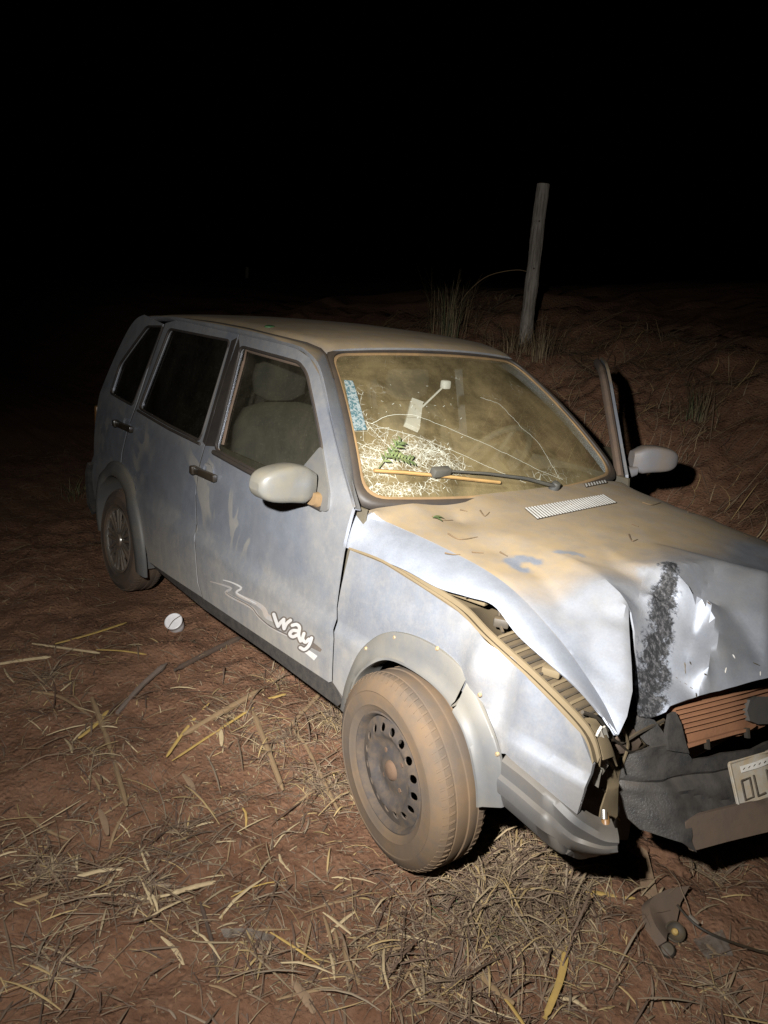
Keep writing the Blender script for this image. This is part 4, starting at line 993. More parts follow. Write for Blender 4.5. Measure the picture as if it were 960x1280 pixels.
# torn strut pieces above it
bpanel('bumper_strut', [(789, 897), (800, 894), (818, 900), (829, 915), (838, 935), (826, 938), (808, 930), (795, 915)], 'bumper_plastic', bumper, -.005)
bpanel('bumper_strut', [(838, 894), (845, 890), (852, 905), (858, 930), (862, 942), (836, 938), (834, 915)], 'bumper_plastic', bumper, .008)
# grille caked with red soil: backing, slats and lower openings
grille = bpanel('grille', [(826, 885), (828, 868), (848, 862), (900, 852), (960, 836), (1080, 800), (1200, 760), (1200, 850), (1080, 880), (960, 906), (900, 922), (862, 934), (850, 905)], 'red_grille', CAR, -.030, .03)
for k in range(6):
    t_ = (k+.4)/6.3
    def gl_(u, v): return onb(u, v, -.024)
    La_ = [lerp(Vector((843, 884, 0)), Vector((856, 921, 0)), t_), lerp(Vector((900, 870, 0)), Vector((904, 909, 0)), t_), lerp(Vector((960, 854, 0)), Vector((960, 893, 0)), t_), lerp(Vector((1095, 814, 0)), Vector((1090, 860, 0)), t_)]
    m = MB(); m.tube([gl_(p.x, p.y) for p in smooth_line(La_, 20)], .0052, 6, True, .8); m.mk('grille_slat', 'red_grille', grille)
bpanel('grille_ledge', [(857, 931), (880, 925), (920, 914), (945, 905), (945, 908), (920, 918), (880, 929), (858, 936)], 'red_grille', grille, -.008)
for u, v in ((884, 930), (934, 916)): bpanel('grille_opening', [(u, v-5), (u+3, v-6), (u+4, v+7), (u+1, v+7)], 'dark_part', grille, -.004)
bpanel('round_emblem', [(961+27*math.cos(q), 888+20*math.sin(q)+3*math.sin(q*3)) for q in [k*.5236 for k in range(12)]][0:12], 'side_bumper', grille, -.012, .02)
# licence plate
pl_c = [(908, 951), (962, 937), (1052, 905), (1062, 965), (968, 996), (922, 1011)]
plate = bpanel('licence_plate', [(910, 953), (960, 938), (1040, 912), (1052, 968), (962, 997), (923, 1011)], 'plate_metal', bumper, .022, .03, None, .004, (), .012)
def pstroke(L, w, name, mat, off=.0265):
    m = MB()
    for P in L:
        pts = [onb(u, v, off) for u, v in P]; m.tube(pts, w, 6, True, .6, Vector((1, 0, 0)))
    return m.mk(name, mat, plate)
pstroke([[(912, 954), (960, 940), (1038, 914)], [(912, 954), (924, 1009)], [(924, 1009), (962, 995), (1048, 967)]], .004, 'plate_rim', 'plate_metal', .024)
bpanel('plate_strip', [(925, 958), (960, 946), (1000, 933), (1002, 941), (960, 955), (927, 966)], 'white_strip', plate, .0262, .03, None, .001)
for k in range(5): u = 929+k*6.5; pstroke([[(u, 962-k*2.1), (u+2.2, 959.5-k*2.1)]], .0012, 'strip_mark', 'plate_letter', .0275)
pstroke([[(927, 976), (937, 972), (942, 996), (932, 1000), (927, 976)]], .0036, 'plate_letter', 'plate_letter'); pstroke([[(942, 969), (948, 995), (957, 991)]], .0036, 'plate_letter', 'plate_letter'); pstroke([[(958, 962), (964, 990)]], .0036, 'plate_letter', 'plate_letter')
# side piece of the bumper still on the fender
def sb(u, v, off=0.): return side(u, v, off)
n = 30
tl_ = smooth_line([sb(u, v, .004) for u, v in ((631, 946), (660, 968), (690, 995), (716, 1020))]+[atx(735, 1034, .545), atx(756, 1046, .575), atx(774, 1049, .60)], n)
bl_ = smooth_line([sb(u, v, -.005) for u, v in ((632, 1010), (655, 1030), (685, 1057), (705, 1069))]+[atx(722, 1074, .49), atx(745, 1069, .535), atx(766, 1058, .575)], n)
tl_ = [poly_at(tl_, k/n) for k in range(n+1)]; bl_ = [poly_at(bl_, k/n) for k in range(n+1)]
rows = []
for t_, o in ((0, -.03), (0, 0), (.06, .010), (.30, .014), (.36, .026), (.42, .028), (.60, .026), (.64, .016), (.9, .008), (1, -.004), (.98, -.04)):
    r_ = []
    for k, (a, b) in enumerate(zip(tl_, bl_)):
        e = k/n; out = Vector((.9*sm(.5, 1, e), -1, 0)).normalized(); r_.append(lerp(a, b, t_)+out*(o-.002))
    rows.append(r_)
m = MB(); m.loft(rows); m.mk('bumper_side', 'side_bumper', CAR, 45, .004)
m = MB(); r0 = [p+Vector((0, 0, .001)) for p in tl_[15:]]; m.loft([r0, [p+Vector((-.05, .04, .002)) for p in r0]]); m.mk('bumper_ledge', 'side_bumper', CAR, solid=.004)
# exposed crash structure between fender and bumper
def sheet_px(name, loop, mat, xf, parent=CAR, th=.004, sp=7., amp=.01, sd=0.):
    """bent sheet cut to a pixel outline, at the depth xf(u, v)"""
    v_, f_ = fill2d([tuple(map(float, p)) for p in loop], (), sp)
    V_ = [atx(u, v, xf(u, v)+amp*noise.noise(Vector((u*.06, v*.06, sd)))) for u, v in v_]
    return orient(name, V_, f_, mat, parent, Vector((1, -.6, .3)), th, 30)
sheet_px('cavity_shade_sheet', [(728, 900), (762, 900), (792, 890), (815, 890), (830, 940), (800, 960), (785, 1050), (740, 1050), (718, 1020), (738, 950)], 'dark_part', lambda u, v: .40-.0006*(v-900)*0)  # dark sheet standing in for the black shade of the open headlamp cavity
sheet_px('crash_bracket', [(757, 945), (772, 935), (784, 940), (778, 962), (773, 985), (772, 1020), (762, 1034), (748, 1036), (752, 1010), (760, 985)], 'inner_metal', lambda u, v: .455+.0005*(v-935), sd=2)
sheet_px('crash_bracket', [(768, 925), (780, 915), (793, 912), (802, 928), (795, 940), (775, 942), (766, 948)], 'lip_dirty', lambda u, v: .47, amp=.008, sd=4)
sheet_px('lamp_reflector', [(790, 915), (800, 902), (815, 905), (826, 918), (832, 936), (812, 938), (798, 940)], 'inner_metal', lambda u, v: .455, amp=.008, sd=6)
sheet_px('crash_bracket', [(820, 900), (836, 888), (846, 900), (856, 936), (838, 942), (826, 930)], 'lip_dirty', lambda u, v: .44, amp=.008, sd=8)
sheet_px('lens_fragment', [(750, 915), (757, 908), (761, 922), (757, 940), (762, 955), (752, 970), (745, 960), (750, 940)], 'lens_cracked', lambda u, v: .50, amp=.008, sd=10)
sheet_px('lens_fragment', [(742, 958), (748, 945), (753, 958), (748, 985), (741, 980)], 'lens_cracked', lambda u, v: .505, amp=.008, sd=12)
m = MB()
for L in ([(752, 908), (745, 925), (753, 950), (748, 970)], [(750, 912), (757, 935), (748, 955)]): m.tube(smooth_line([atx(u, v, .50) for u, v in L], 12), .004, 5)
m.mk('torn_bracket', 'lens_cracked', CAR)
for k, L in enumerate(([(735, 905), (752, 930), (768, 925), (790, 940), (815, 925)], [(745, 960), (760, 950), (770, 975), (765, 1005), (775, 1025)], [(728, 890), (750, 900), (772, 928), (800, 915), (830, 900)], [(752, 985), (762, 1000), (758, 1020)], [(775, 905), (785, 930), (778, 960), (784, 1000)])):
    m = MB(); m.tube(smooth_line([atx(u, v, .475+.01*math.sin(k*2+i)) for i, (u, v) in enumerate(L)], 20), .0030+.0008*(k % 3), 6); m.mk('wire', ('handle_black', 'inner_metal', 'dark_part')[k % 3], CAR)
for k in range(5):
    u0 = 800+k*9; sheet_px('bracket_strip', [(u0, 905), (u0+4, 904), (u0+7, 932), (u0+2, 934)], ('inner_metal', 'lip_dirty', 'dark_part')[k % 3], lambda u, v: .462, amp=.01, sd=20.+k)
m = MB(); p = atx(757, 1026, .545); m.lathe([(.0005, .022), (.008, .018), (.011, .008), (.009, -.006), (.006, -.018)], p, (.5, -.4, -.75), 14); m.mk('bulb', 'amber', CAR)
m = MB(); m.lathe([(.0005, .012), (.007, .010), (.008, -.010)], atx(755, 1018, .54), (-.5, .4, .75), 12); m.mk('bulb_holder', 'chrome_cap', CAR)

# ------------------------------------------------------------------ things lying about
def stalk(a, b, r, mat, name, label, cat, mid=None, bend=0., group=None, split=False, seed=0):
    """a piece of cane or stick lying between two pixels on the ground"""
    rn = random.Random(seed); P0, P1 = onground(*a), onground(*b); pts = [P0]+([onground(*q) for q in mid] if mid else [(P0+P1)/2+Vector((rn.uniform(-1, 1), rn.uniform(-1, 1), 0))*bend])+[P1]
    L = smooth_line(pts, 18); P = []; rr = []
    lift = max(hgt(p.x, p.y)-p.z for p in L[1:-1])*.6+r*.5
    for i, p in enumerate(L):
        k = i/(len(L)-1); node = 1.12 if (not split and i % 7 == 3) else 1.0
        P.append(p+Vector((0, 0, lift))); rr.append(r*node*(1+.04*rn.uniform(-1, 1))*(.95-.2*k if .06 < k < .94 else rn.uniform(.3, .7)) if 'husk' not in name else r*max(.12, math.sin(math.pi*(.06+.86*k)))**.8)
    rr = [q*.85 for q in rr]; m = MB(); m.tube(P, rr, 7, True, .22 if 'husk' in name else .40 if split else .95)
    o = m.mk(name, mat, None, 50); o.data.transform(Matrix.Translation(-P0)); o.location = P0
    return tag(o, label, cat, group)
ST = [((158, 782), (69, 809), .010, 'cane_yellow', 'cane_stalk', 'yellow cane stalk on bare soil between white cup and pale stalks', 'stalk'),
 ((183, 821), (120, 815), .008, 'cane_yellow', 'cane_stalk', 'short yellow stalk lying just below the longest yellow cane', 'stalk'),
 ((125, 818), (40, 806), .007, 'cane_pale', 'cane_stalk', 'thin greyish stalk crossing under the yellow cane', 'stalk'),
 ((64, 824), (-6, 834), .009, 'cane_pale', 'cane_stalk', 'pale whitish stalk running out of the heap of grass', 'stalk'),
 ((208, 834), (147, 896), .014, 'stick_grey', 'thick_stick', 'thick grey stick lying on soil beyond the brown cane', 'stick'),
 ((115, 880), (158, 1015), .012, 'cane_brown', 'cane_stalk', 'long brown cane with yellowish lower half and dark broken tip', 'stalk'),
 ((135, 893), (98, 928), .011, 'cane_yellow', 'cane_stalk', 'stubby yellow split cane crossing the long brown cane', 'stalk'),
 ((261, 887), (208, 955), .009, 'cane_yellow', 'cane_stalk', 'yellow split cane fanning from the bundle, shorter one', 'stalk'),
 ((325, 884), (215, 957), .008, 'cane_yellow', 'cane_stalk', 'longer yellow split cane in the bundle beside brown cane', 'stalk'),
 ((328, 870), (229, 928), .016, 'cane_brown', 'cane_stalk', 'thick brown cane lying over the yellow split canes', 'stalk'),
 ((357, 873), (330, 880), .010, 'cane_yellow', 'cane_stalk', 'small yellow cane stub at the end of the thick brown cane', 'stalk'),
 ((316, 896), (353, 994), .013, 'cane_brown', 'cane_stalk', 'brown cane with dark node pointing from bundle to front wheel', 'stalk'),
 ((403, 868), (362, 912), .011, 'cane_brown', 'cane_stalk', 'brown cane leaning in grass close to the sill', 'stalk'),
 ((275, 914), (277, 937), .010, 'cane_pale', 'husk_piece', 'pale flat husk chip standing beside the yellow canes', 'husk'),
 ((92, 1102), (156, 1090), .008, 'cane_pale', 'cane_stalk', 'white weathered stalk on the dark matted grass', 'stalk'),
 ((151, 1122), (215, 1122), .006, 'cane_pale', 'cane_stalk', 'thin pale stalk joined end on to a split one', 'stalk'),
 ((215, 1122), (270, 1107), .009, 'cane_pale', 'cane_stalk', 'pale split stalk with tapered end on open soil', 'stalk'),
 ((201, 1175), (230, 1212), .007, 'cane_pale', 'husk_piece', 'narrow pale husk blade lying alone on dark soil', 'husk'),
 ((124, 1015), (135, 1048), .012, 'husk', 'husk_piece', 'brown boat shaped husk below the long brown cane', 'husk'),
 ((228, 970), (243, 996), .012, 'husk', 'husk_piece', 'brown husk flake lying below the yellow canes', 'husk'),
 ((250, 1134), (275, 1245), .006, 'bark_dark', 'dark_twig', 'long dark twig running down over bare soil', 'twig'),
 ((302, 800), (218, 842), .016, 'bark_dark', 'bark_branch', 'dark bark covered branch lying next to the sill', 'branch'),
 ((32, 1018), (88, 1052), .006, 'cane_brown', 'dark_twig', 'straight brown twig lying across the matted grass heap', 'twig'),
 ((730, 1122), (792, 1131), .010, 'cane_yellow', 'cane_stalk', 'yellow stalk under the dangling bumper, near the wooden splinter', 'stalk'),
 ((708, 1188), (680, 1279), .012, 'cane_yellow', 'cane_stalk', 'yellowish cane lying below the thick straw heap', 'stalk'),
 ((700, 1247), (735, 1263), .006, 'cane_pale', 'cane_stalk', 'short white stalk tip beside the yellowish cane', 'stalk'),
 ((600, 1217), (643, 1255), .010, 'cane_brown', 'cane_stalk', 'brown stick lying in soil below the straw heap', 'stalk'),
 ((365, 1235), (392, 1275), .014, 'husk', 'husk_piece', 'wide brown husk in the loose litter away from car', 'husk'),
 ((430, 1180), (450, 1240), .009, 'cane_brown', 'cane_stalk', 'curved brown stick below the front wheel', 'stalk'),
 ((0, 1150), (60, 1128), .008, 'cane_brown', 'cane_stalk', 'brown stalk half buried beside the matted grass heap', 'stalk'),
 ((640, 1100), (600, 1150), .007, 'cane_brown', 'cane_stalk', 'brown stick buried in the thick straw heap', 'stalk'),
 ((880, 1185), (935, 1225), .007, 'cane_brown', 'dark_twig', 'thin brown twig lying past the broken lamp', 'twig'),
 ((835, 648), (905, 640), .005, 'cane_pale', 'cane_stalk', '', '')]
ST.pop()
for i, (a, b, r_, mt, nm, lb_, ct) in enumerate(ST): stalk(a, b, r_, mt, nm, lb_, ct, None, .011, None, 'husk' in nm or 'yellow' in mt, i)
stalk((366, 914), (424, 1020), .008, 'cane_brown', 'bent_stick', 'bent brown stick arching in the grass left of the front wheel'.replace('left of', 'beside'), 'stick', [(385, 941)], 0, None, False, 50)
stalk((40, 868), (115, 900), .008, 'cane_brown', 'bent_stick', 'crooked dark stick meeting the tip of the long brown cane', 'stick', [(75, 875)], 0, None, False, 51)

rb = random.Random(77); nb_ = 0
while nb_ < 90:                                                      # loose broken straws one can tell apart
    u, v = rb.uniform(0, 940), rb.uniform(790, 1270); p = onground(u, v)
    if p.y > -.80 and u < 900 and v < 1060: continue
    if math.hypot(p.x, p.y+.76) < .16 or noise.noise(Vector((p.x*2.2, p.y*2.2, 7)))+rb.gauss(0, .2) < -.05: continue
    a = rb.uniform(0, 6.28); ln = rb.uniform(.05, .17); r_ = rb.uniform(.0022, .0048); z0 = hgt(p.x, p.y)+.006; p1 = Vector((p.x+math.cos(a)*ln, p.y+math.sin(a)*ln, 0)); z1 = hgt(p1.x, p1.y)+.006
    if p1.y > -.74 and p1.x < .6: continue
    k_ = rb.random(); mid = Vector((math.cos(a+1.57), math.sin(a+1.57), .3))*rb.gauss(0, ln*.05); m = MB()
    m.tube([(0, 0, 0), Vector((math.cos(a)*ln*.33, math.sin(a)*ln*.33, (z1-z0)*.33+.004))+mid, Vector((math.cos(a)*ln*.66, math.sin(a)*ln*.66, (z1-z0)*.66+.004))+mid*.8, (math.cos(a)*ln, math.sin(a)*ln, z1-z0)], [r_*.6, r_, r_*.9, r_*.4], 6, True, .5)
    o = m.mk('broken_straw', 'cane_pale' if k_ < .5 else 'cane_yellow' if k_ < .62 else 'cane_brown', None, 50); o.location = (p.x, p.y, z0)
    col_ = 'pale' if k_ < .5 else 'yellow' if k_ < .62 else 'brown'
    tag(o, 'thin %s broken straw lying loose on the red soil' % col_, 'straw', '%s loose straws on the soil' % col_); nb_ += 1
# white cup lid
def cupthing():
    p = onground(219, 787); root = empty('plastic_cup', p); ax = Vector((.42, -.50, .76)).normalized(); c = p+Vector((0, 0, .028))
    m = MB(); m.lathe([(.0005, -.030), (.034, -.030), (.037, -.026), (.0385, .0), (.040, .022), (.0415, .024), (.0415, .030), (.0395, .031)], c, ax, 40); m.mk('cup_body', 'white_plastic', root)
    m = MB(); m.lathe([(.0395, .031), (.037, .0275), (.0005, .026)], c, ax, 40); m.mk('cup_lid', 'white_plastic', root)
    m = MB(); m.tube(smooth_line([c+ax*.034+Vector((.0, .04, .02)), c+ax*.034, c+ax*.030+Vector((.01, -.03, -.03)), c+Vector((.02, -.05, -.03))], 14), .0016, 5); m.mk('grass_blade', 'twig_dark', root)
    tag(root, 'small round white plastic cup on soil beside the rear door', 'cup')
cupthing()
# fence post
def post():
    b = aty(655, 437, 3.0); b.z = min(b.z, hgt(b.x, b.y)+.02); top_ = b+(aty(679, 230, 3.0)-aty(655, 437, 3.0)); root = empty('fence_post', b); rows = []; n = 14
    for k in range(-4, 73):
        t_ = k/72; c = b.lerp(top_, t_); r_ = .056-.004*t_; row = []
        for i in range(n):
            q = 2*math.pi*i/n; rr = r_*(1+.16*noise.noise(Vector((math.cos(q)*2.5, math.sin(q)*2.5, t_*6)))+.06*noise.noise(Vector((math.cos(q)*6, math.sin(q)*6, t_*30)))); row.append(c+Vector((math.cos(q)*rr, math.sin(q)*rr, 0)))
        rows.append(row)
    m = MB(); m.loft(rows, True); m.add(rows[-1], [tuple(range(n))]); m.mk('post_shaft', 'post_wood', root, 60)
    for t_ in (.22, .5, .78):
        c = b.lerp(top_, t_); m = MB(); m.tube([c+Vector((.05, -.05, 0)).normalized()*.046, c+Vector((.05, -.05, 0)).normalized()*.056], .008, 6); m.mk('post_notch', 'bark_dark', root)
    tag(root, 'weathered grey wooden fence post leaning slightly on the bank', 'post'); return b, top_
pb, pt = post()
m = MB(); q = pb.lerp(pt, .47); L = smooth_line([q, q+(aty(640, 340, 3.)-aty(660, 345, 3.)), aty(610, 345, 2.95), aty(585, 365, 2.95), aty(572, 385, 2.9)], 24); m.tube(L, .0035, 5); o = m.mk('dry_weed_stalk', 'cane_brown'); tag(o, 'thin dry stem arching from the fence post to grass', 'stem')
# broken lamp lying before the bumper
def lamp():
    p = onground(840, 1175); root = empty('broken_lamp', p); g = lambda u, v, l: onground(u, v)+Vector((0, 0, l))
    rim_ = [g(822, 1188, .012), g(806, 1168, .02), g(801, 1145, .028), g(822, 1131, .03), g(850, 1126, .03)]; rim_ = smooth_line(rim_, 20)
    m = MB(); m.loft([rim_, [p_+Vector((.012, .012, .02)) for p_ in rim_], [q_.lerp(g(842, 1165, .02), .45)+Vector((0, 0, .01)) for q_ in rim_], [q_.lerp(g(842, 1165, .0), .8) for q_ in rim_]]); m.mk('lamp_shell', 'lip_dirty', root, 50, .004)
    c = g(842, 1172, .018); m = MB(); m.lathe([(.0005, .0), (.016, .003), (.022, .009), (.026, .006), (.026, -.02)], c, (.3, -.5, .8), 20); m.mk('lamp_socket', 'dark_part', root)
    m = MB(); m.lathe([(.0005, .011), (.006, .010), (.009, .006), (.009, 0)], c, (.3, -.5, .8), 12); m.mk('lamp_bulb', 'cane_yellow', root)
    m = MB(); m.lathe([(.0005, .011), (.015, .009), (.020, .003), (.020, -.01)], g(833, 1192, .012), (.25, -.55, .8), 18); m.mk('lamp_plug', 'dark_part', root)
    m = MB(); m.tube(smooth_line([g(842, 1150, .05), g(865, 1168, .035), g(900, 1185, .03), g(965, 1202, .02), g(1000, 1205, .015)], 30), .0035, 6); m.mk('cable', 'handle_black', root)
    m = MB(); m.tube([g(858, 1160, .04), g(870, 1169, .035)], .006, 8); m.mk('cable_ferrule', 'chrome_cap', root)
    tag(root, 'broken black lamp housing with cable lying before the bumper', 'lamp')
lamp()
def shard(px, name, mat, label, cat, z=.012, th=.004):
    P = [onground(u, v)+Vector((0, 0, z*k)) for (u, v), k in px]; c = sum(P, Vector())/len(P); m = MB(); m.add([p-c for p in P], [tuple(range(len(P)))]); o = m.mk(name, mat, None, 40, th); o.location = c; tag(o, label, cat); return o
shard([((797, 1076), 4), ((805, 1082), 4), ((822, 1128), 1), ((802, 1135), 1), ((795, 1100), 3)], 'wood_splinter', 'husk', 'flat brown wooden splinter propped between bumper and broken lamp', 'splinter')
shard([((865, 1180), 1), ((900, 1172), 2), ((915, 1200), 1), ((890, 1215), 1)], 'plastic_shard', 'clear_plastic', 'clear plastic shard lying against the cable of the broken lamp', 'shard')
shard([((275, 1171), 2), ((310, 1170), 2), ((344, 1175), 1), ((340, 1181), 1), ((280, 1177), 1)], 'plastic_strip', 'clear_plastic', 'crumpled translucent plastic strip on open soil', 'plastic strip')
# earth torn up under the bumper
def clod(u, v, r_, lab, sd):
    c = onground(u, v); bm = bmesh.new(); bmesh.ops.create_icosphere(bm, subdivisions=3, radius=1)
    for q in bm.verts:
        k = 1+.5*noise.noise(q.co*1.6+Vector((sd, 0, 0)))+.2*noise.noise(q.co*4+Vector((sd, 1, 0))); q.co = Vector((q.co.x*r_*k, q.co.y*r_*.8*k, q.co.z*r_*.55*k))
    me = bpy.data.meshes.new('soil_clod'); bm.to_mesh(me); bm.free(); me.materials.append(MATS['soil']); me.shade_smooth(); o = bpy.data.objects.new('soil_clod', me); o.location = c; COL.objects.link(o); tag(o, lab, 'clod', 'clods of soil under the bumper')
for k, (u, v, r_) in enumerate(((790, 1062, .07), (825, 1070, .06), (760, 1075, .05), (845, 1085, .04), (690, 1090, .035))): clod(u, v, r_, 'lumpy clod of red soil torn up under the front bumper', k*3.1)

# leaves and twigs on the car ---------------------------------------------
def leaf(c, d, n_, ln, w, parent, mat):
    d = d.normalized(); s_ = d.cross(n_).normalized(); n_ = s_.cross(d); V = []
    for t_, k in ((0, .05), (.25, .8), (.5, 1), (.75, .75), (1, .04)):
        p = c+d*ln*t_+n_*(.12*ln*math.sin(math.pi*t_)); V += [p-s_*w*k/2+n_*.1*w*k, p, p+s_*w*k/2+n_*.1*w*k]
    m = MB(); m.add(V, [(i, i+1, i+4, i+3) for i in (0, 3, 6, 9)]+[(i+1, i+2, i+5, i+4) for i in (0, 3, 6, 9)]); return m.mk('leaf', mat, parent, 180)
def sprig():
    nn = Vector((.63, 0, .77)); a = ws(*px_ws(495, 560), .03); b = ws(*px_ws(470, 590), .02); root = empty('leaf_sprig', b)
    st_ = smooth_line([b, ws(*px_ws(478, 578), .035), ws(*px_ws(488, 568), .04), a], 14); m = MB(); m.tube(st_, .0022, 5); m.mk('sprig_stem', 'leaf_green', root)
    st2 = smooth_line([ws(*px_ws(476, 577), .03), ws(*px_ws(490, 580), .035), ws(*px_ws(508, 583), .03)], 10); m = MB(); m.tube(st2, .002, 5); m.mk('sprig_stem', 'leaf_green', root)
    rn = random.Random(5)
    for S_ in (st_, st2):
        for k in range(7):
            p = poly_at(S_, .2+.78*k/6); tn = (S_[-1]-S_[0]).normalized()
            for s_ in (-1, 1): leaf(p, tn*.6+nn.cross(tn)*s_+nn*.3*rn.random(), nn, rn.uniform(.020, .032), rn.uniform(.008, .012), root, 'leaf_green' if rn.random() < .5 else 'leaf_pale')
    tag(root, 'green leafy sprig caught under the wiper on the cracked windscreen', 'sprig')
sprig()
root = empty('fallen_leaf', aty(540, 650, -.5)); hp_ = Vector((root.location.x, root.location.y, hz(root.location.x, root.location.y)+.006))
for d in (Vector((.4, .6, 0)), Vector((.7, .1, 0)), Vector((.1, .8, 0))): leaf(hp_, d, Vector((0, 0, 1)), .04, .012, root, 'leaf_green')
tag(root, 'little green leaf cluster lying on the dusty hood below the windscreen', 'leaf')
def dry_twig(pts, r_, lab, grp):
    m = MB(); c = pts[0]; m.tube(smooth_line([p-c for p in pts], 12), [r_*(1-.05*k) for k in range(len(smooth_line([p-c for p in pts], 12)))], 5); o = m.mk('dry_twig', 'twig_dark'); o.location = c; tag(o, lab, 'twig', grp)
def hoodpt(u, v, lift=.004):
    d = ray(u, v); t_ = 1.2
    while t_ < 4:
        p = CP+d*t_
        if p.z < hz(p.x, p.y)+lift: return p
        t_ += .004
    return CP+d*t_
for L in ([(560, 667), (575, 674), (597, 671)], [(556, 691), (566, 693), (575, 693)], [(590, 690), (604, 691)], [(625, 690), (634, 695)], [(600, 638), (606, 645), (612, 640)], [(575, 637), (584, 639)], [(786, 668), (790, 676), (797, 674)], [(803, 628), (815, 631), (826, 628)], [(790, 655), (798, 658)],
          [(702, 634), (712, 630), (722, 634)], [(735, 633), (741, 632)], [(930, 668), (936, 672)], [(860, 640), (868, 641)], [(540, 645), (552, 650), (566, 650)]):
    dry_twig([hoodpt(u, v) for u, v in L], .0028, 'small dark dry twig lying on the dusty hood', 'twigs on the hood')
def roofpt(x, y): s = y/rhalf(x); return Vector((x, y, roofz(x)+.026*(1-abs(s)**2.2)+.004))
rn = random.Random(12)
for k in range(46):
    x, y = rn.uniform(-2.4, -1.0), rn.uniform(-.50, .45); y = max(-rhalf(x)+.03, min(rhalf(x)-.03, y)); a = rn.uniform(0, 6.28); ln = rn.uniform(.02, .07)
    q = [roofpt(x, y), roofpt(x+math.cos(a)*ln*.5+rn.uniform(-.01, .01), y+math.sin(a)*ln*.5), roofpt(x+math.cos(a)*ln, y+math.sin(a)*ln)]
    dry_twig(q, rn.uniform(.0015, .003), 'small dark dry twig lying on the dusty roof', 'twigs on the roof')
p = None
d = ray(337, 411); t_ = 1.5
while t_ < 6:
    p = CP+d*t_
    if p.x < -.99 and p.z < roofpt(p.x, max(-.55, min(.55, p.y))).z: break
    t_ += .005
m = MB(); m.lathe([(.0005, .012), (.018, .012), (.021, .008), (.022, -.002)], (0, 0, 0), (.1, -.1, 1), 18, Vector((1, 0, 0))); o = m.mk('bottle_cap', 'cap_green'); o.location = p; tag(o, 'small green plastic cap lying on the roof edge', 'cap')

# ------------------------------------------------------------------ straw litter (nobody could count it)
class Straw:
    def __init__(s): s.v = []; s.f = []; s.c = []
    def blade(s, p, az, ln, w, lift, curl, tilt, col, ground=True):
        lift = min(lift, ln*(.10 if lift < .03 else .30)); n = 4; b = len(s.v); a = az; x, y = p.x, p.y; step = ln/n
        z0 = hgt(x, y)+.004 if ground else p.z; z1 = hgt(x+math.cos(a+curl*.4)*ln, y+math.sin(a+curl*.4)*ln)+.004 if ground else p.z
        for i in range(n+1):
            t_ = i/n; z = lerp(z0, z1, t_)+lift*math.sin(math.pi*t_*.9)+tilt*t_*ln; k_ = w/2*(1-.55*t_*t_) if w < .005 else w/2*math.sin(math.pi*(.12+.8*t_)); px_, py_ = -math.sin(a)*k_, math.cos(a)*k_
            s.v += [(x-px_, y-py_, z), (x, y, z+min(w, .004)*.35), (x+px_, y+py_, z)]; x += math.cos(a)*step; y += math.sin(a)*step; a += curl/n
        for i in range(n):
            k = b+i*3; s.f += [(k, k+1, k+4, k+3), (k+1, k+2, k+5, k+4)]
        s.c += [col]*((n+1)*3)
    def mk(s, name, label=None, cat=None, kind='stuff', parent=None, group=None):
        me = bpy.data.meshes.new(name); me.from_pydata(s.v, [], s.f); at = me.attributes.new('col', 'FLOAT_COLOR', 'POINT')
        fl_ = []
        for c in s.c: fl_ += [c[0], c[1], c[2], 1]
        at.data.foreach_set('color', fl_); me.materials.append(MATS['straw']); me.shade_smooth(); o = bpy.data.objects.new(name, me); link(o, parent); tag(o, label, cat, group, kind); return o
PAL = [(.20, .145, .085), (.26, .195, .115), (.13, .085, .052), (.09, .055, .035), (.16, .11, .07), (.075, .043, .028), (.27, .19, .085), (.18, .135, .09), (.10, .065, .042), (.12, .08, .05)]
rs = random.Random(21)
def scol(rn=rs):
    c = rn.choice(PAL); k = rn.uniform(.7, 1.15); return tuple(q*k for q in c)
def undercar(x, y): return -2.9 < x < .62 and -.70 < y < .75
sl = Straw()
clusters = [(640, 1085, .17, 1500, .06), (600, 1140, .20, 1100, .04), (560, 1040, .08, 300, .05), (700, 1110, .14, 500, .05), (420, 905, .07, 420, .07), (405, 990, .12, 350, .03), (350, 930, .2, 260, .02), (190, 1110, .20, 300, .010), (60, 1090, .16, 300, .012), (60, 850, .22, 260, .012),
            (290, 900, .2, 160, .02), (480, 1190, .25, 330, .012), (700, 1200, .2, 300, .012), (880, 1080, .15, 220, .015), (330, 1200, .22, 220, .01), (900, 1250, .18, 200, .01), (230, 1040, .18, 150, .015), (120, 950, .2, 140, .015), (560, 1230, .2, 300, .015), (60, 1220, .2, 220, .01), (350, 850, .1, 120, .02)]
for u, v, r_, n_, lf in clusters:
    c = onground(u, v)
    for k in range(n_):
        a = rs.uniform(0, 6.283); q = abs(rs.gauss(0, .75))*r_; p = Vector((c.x+math.cos(a)*q*1.25, c.y+math.sin(a)*q, 0))
        if -.06 > p.y-(-.66) > 9: continue
        if math.hypot(p.x, p.y+.735) < .10: continue
        sl.blade(p, rs.uniform(0, 6.283), min(.22, rs.lognormvariate(-2.9, .6)), rs.choice((.0012, .0016, .0022, .0035, .006)), abs(rs.gauss(0, lf)), rs.gauss(0, .25)*rs.choice((.2, .6, 2.5)), rs.choice((0, 0, 0, .1, .25)), scol())
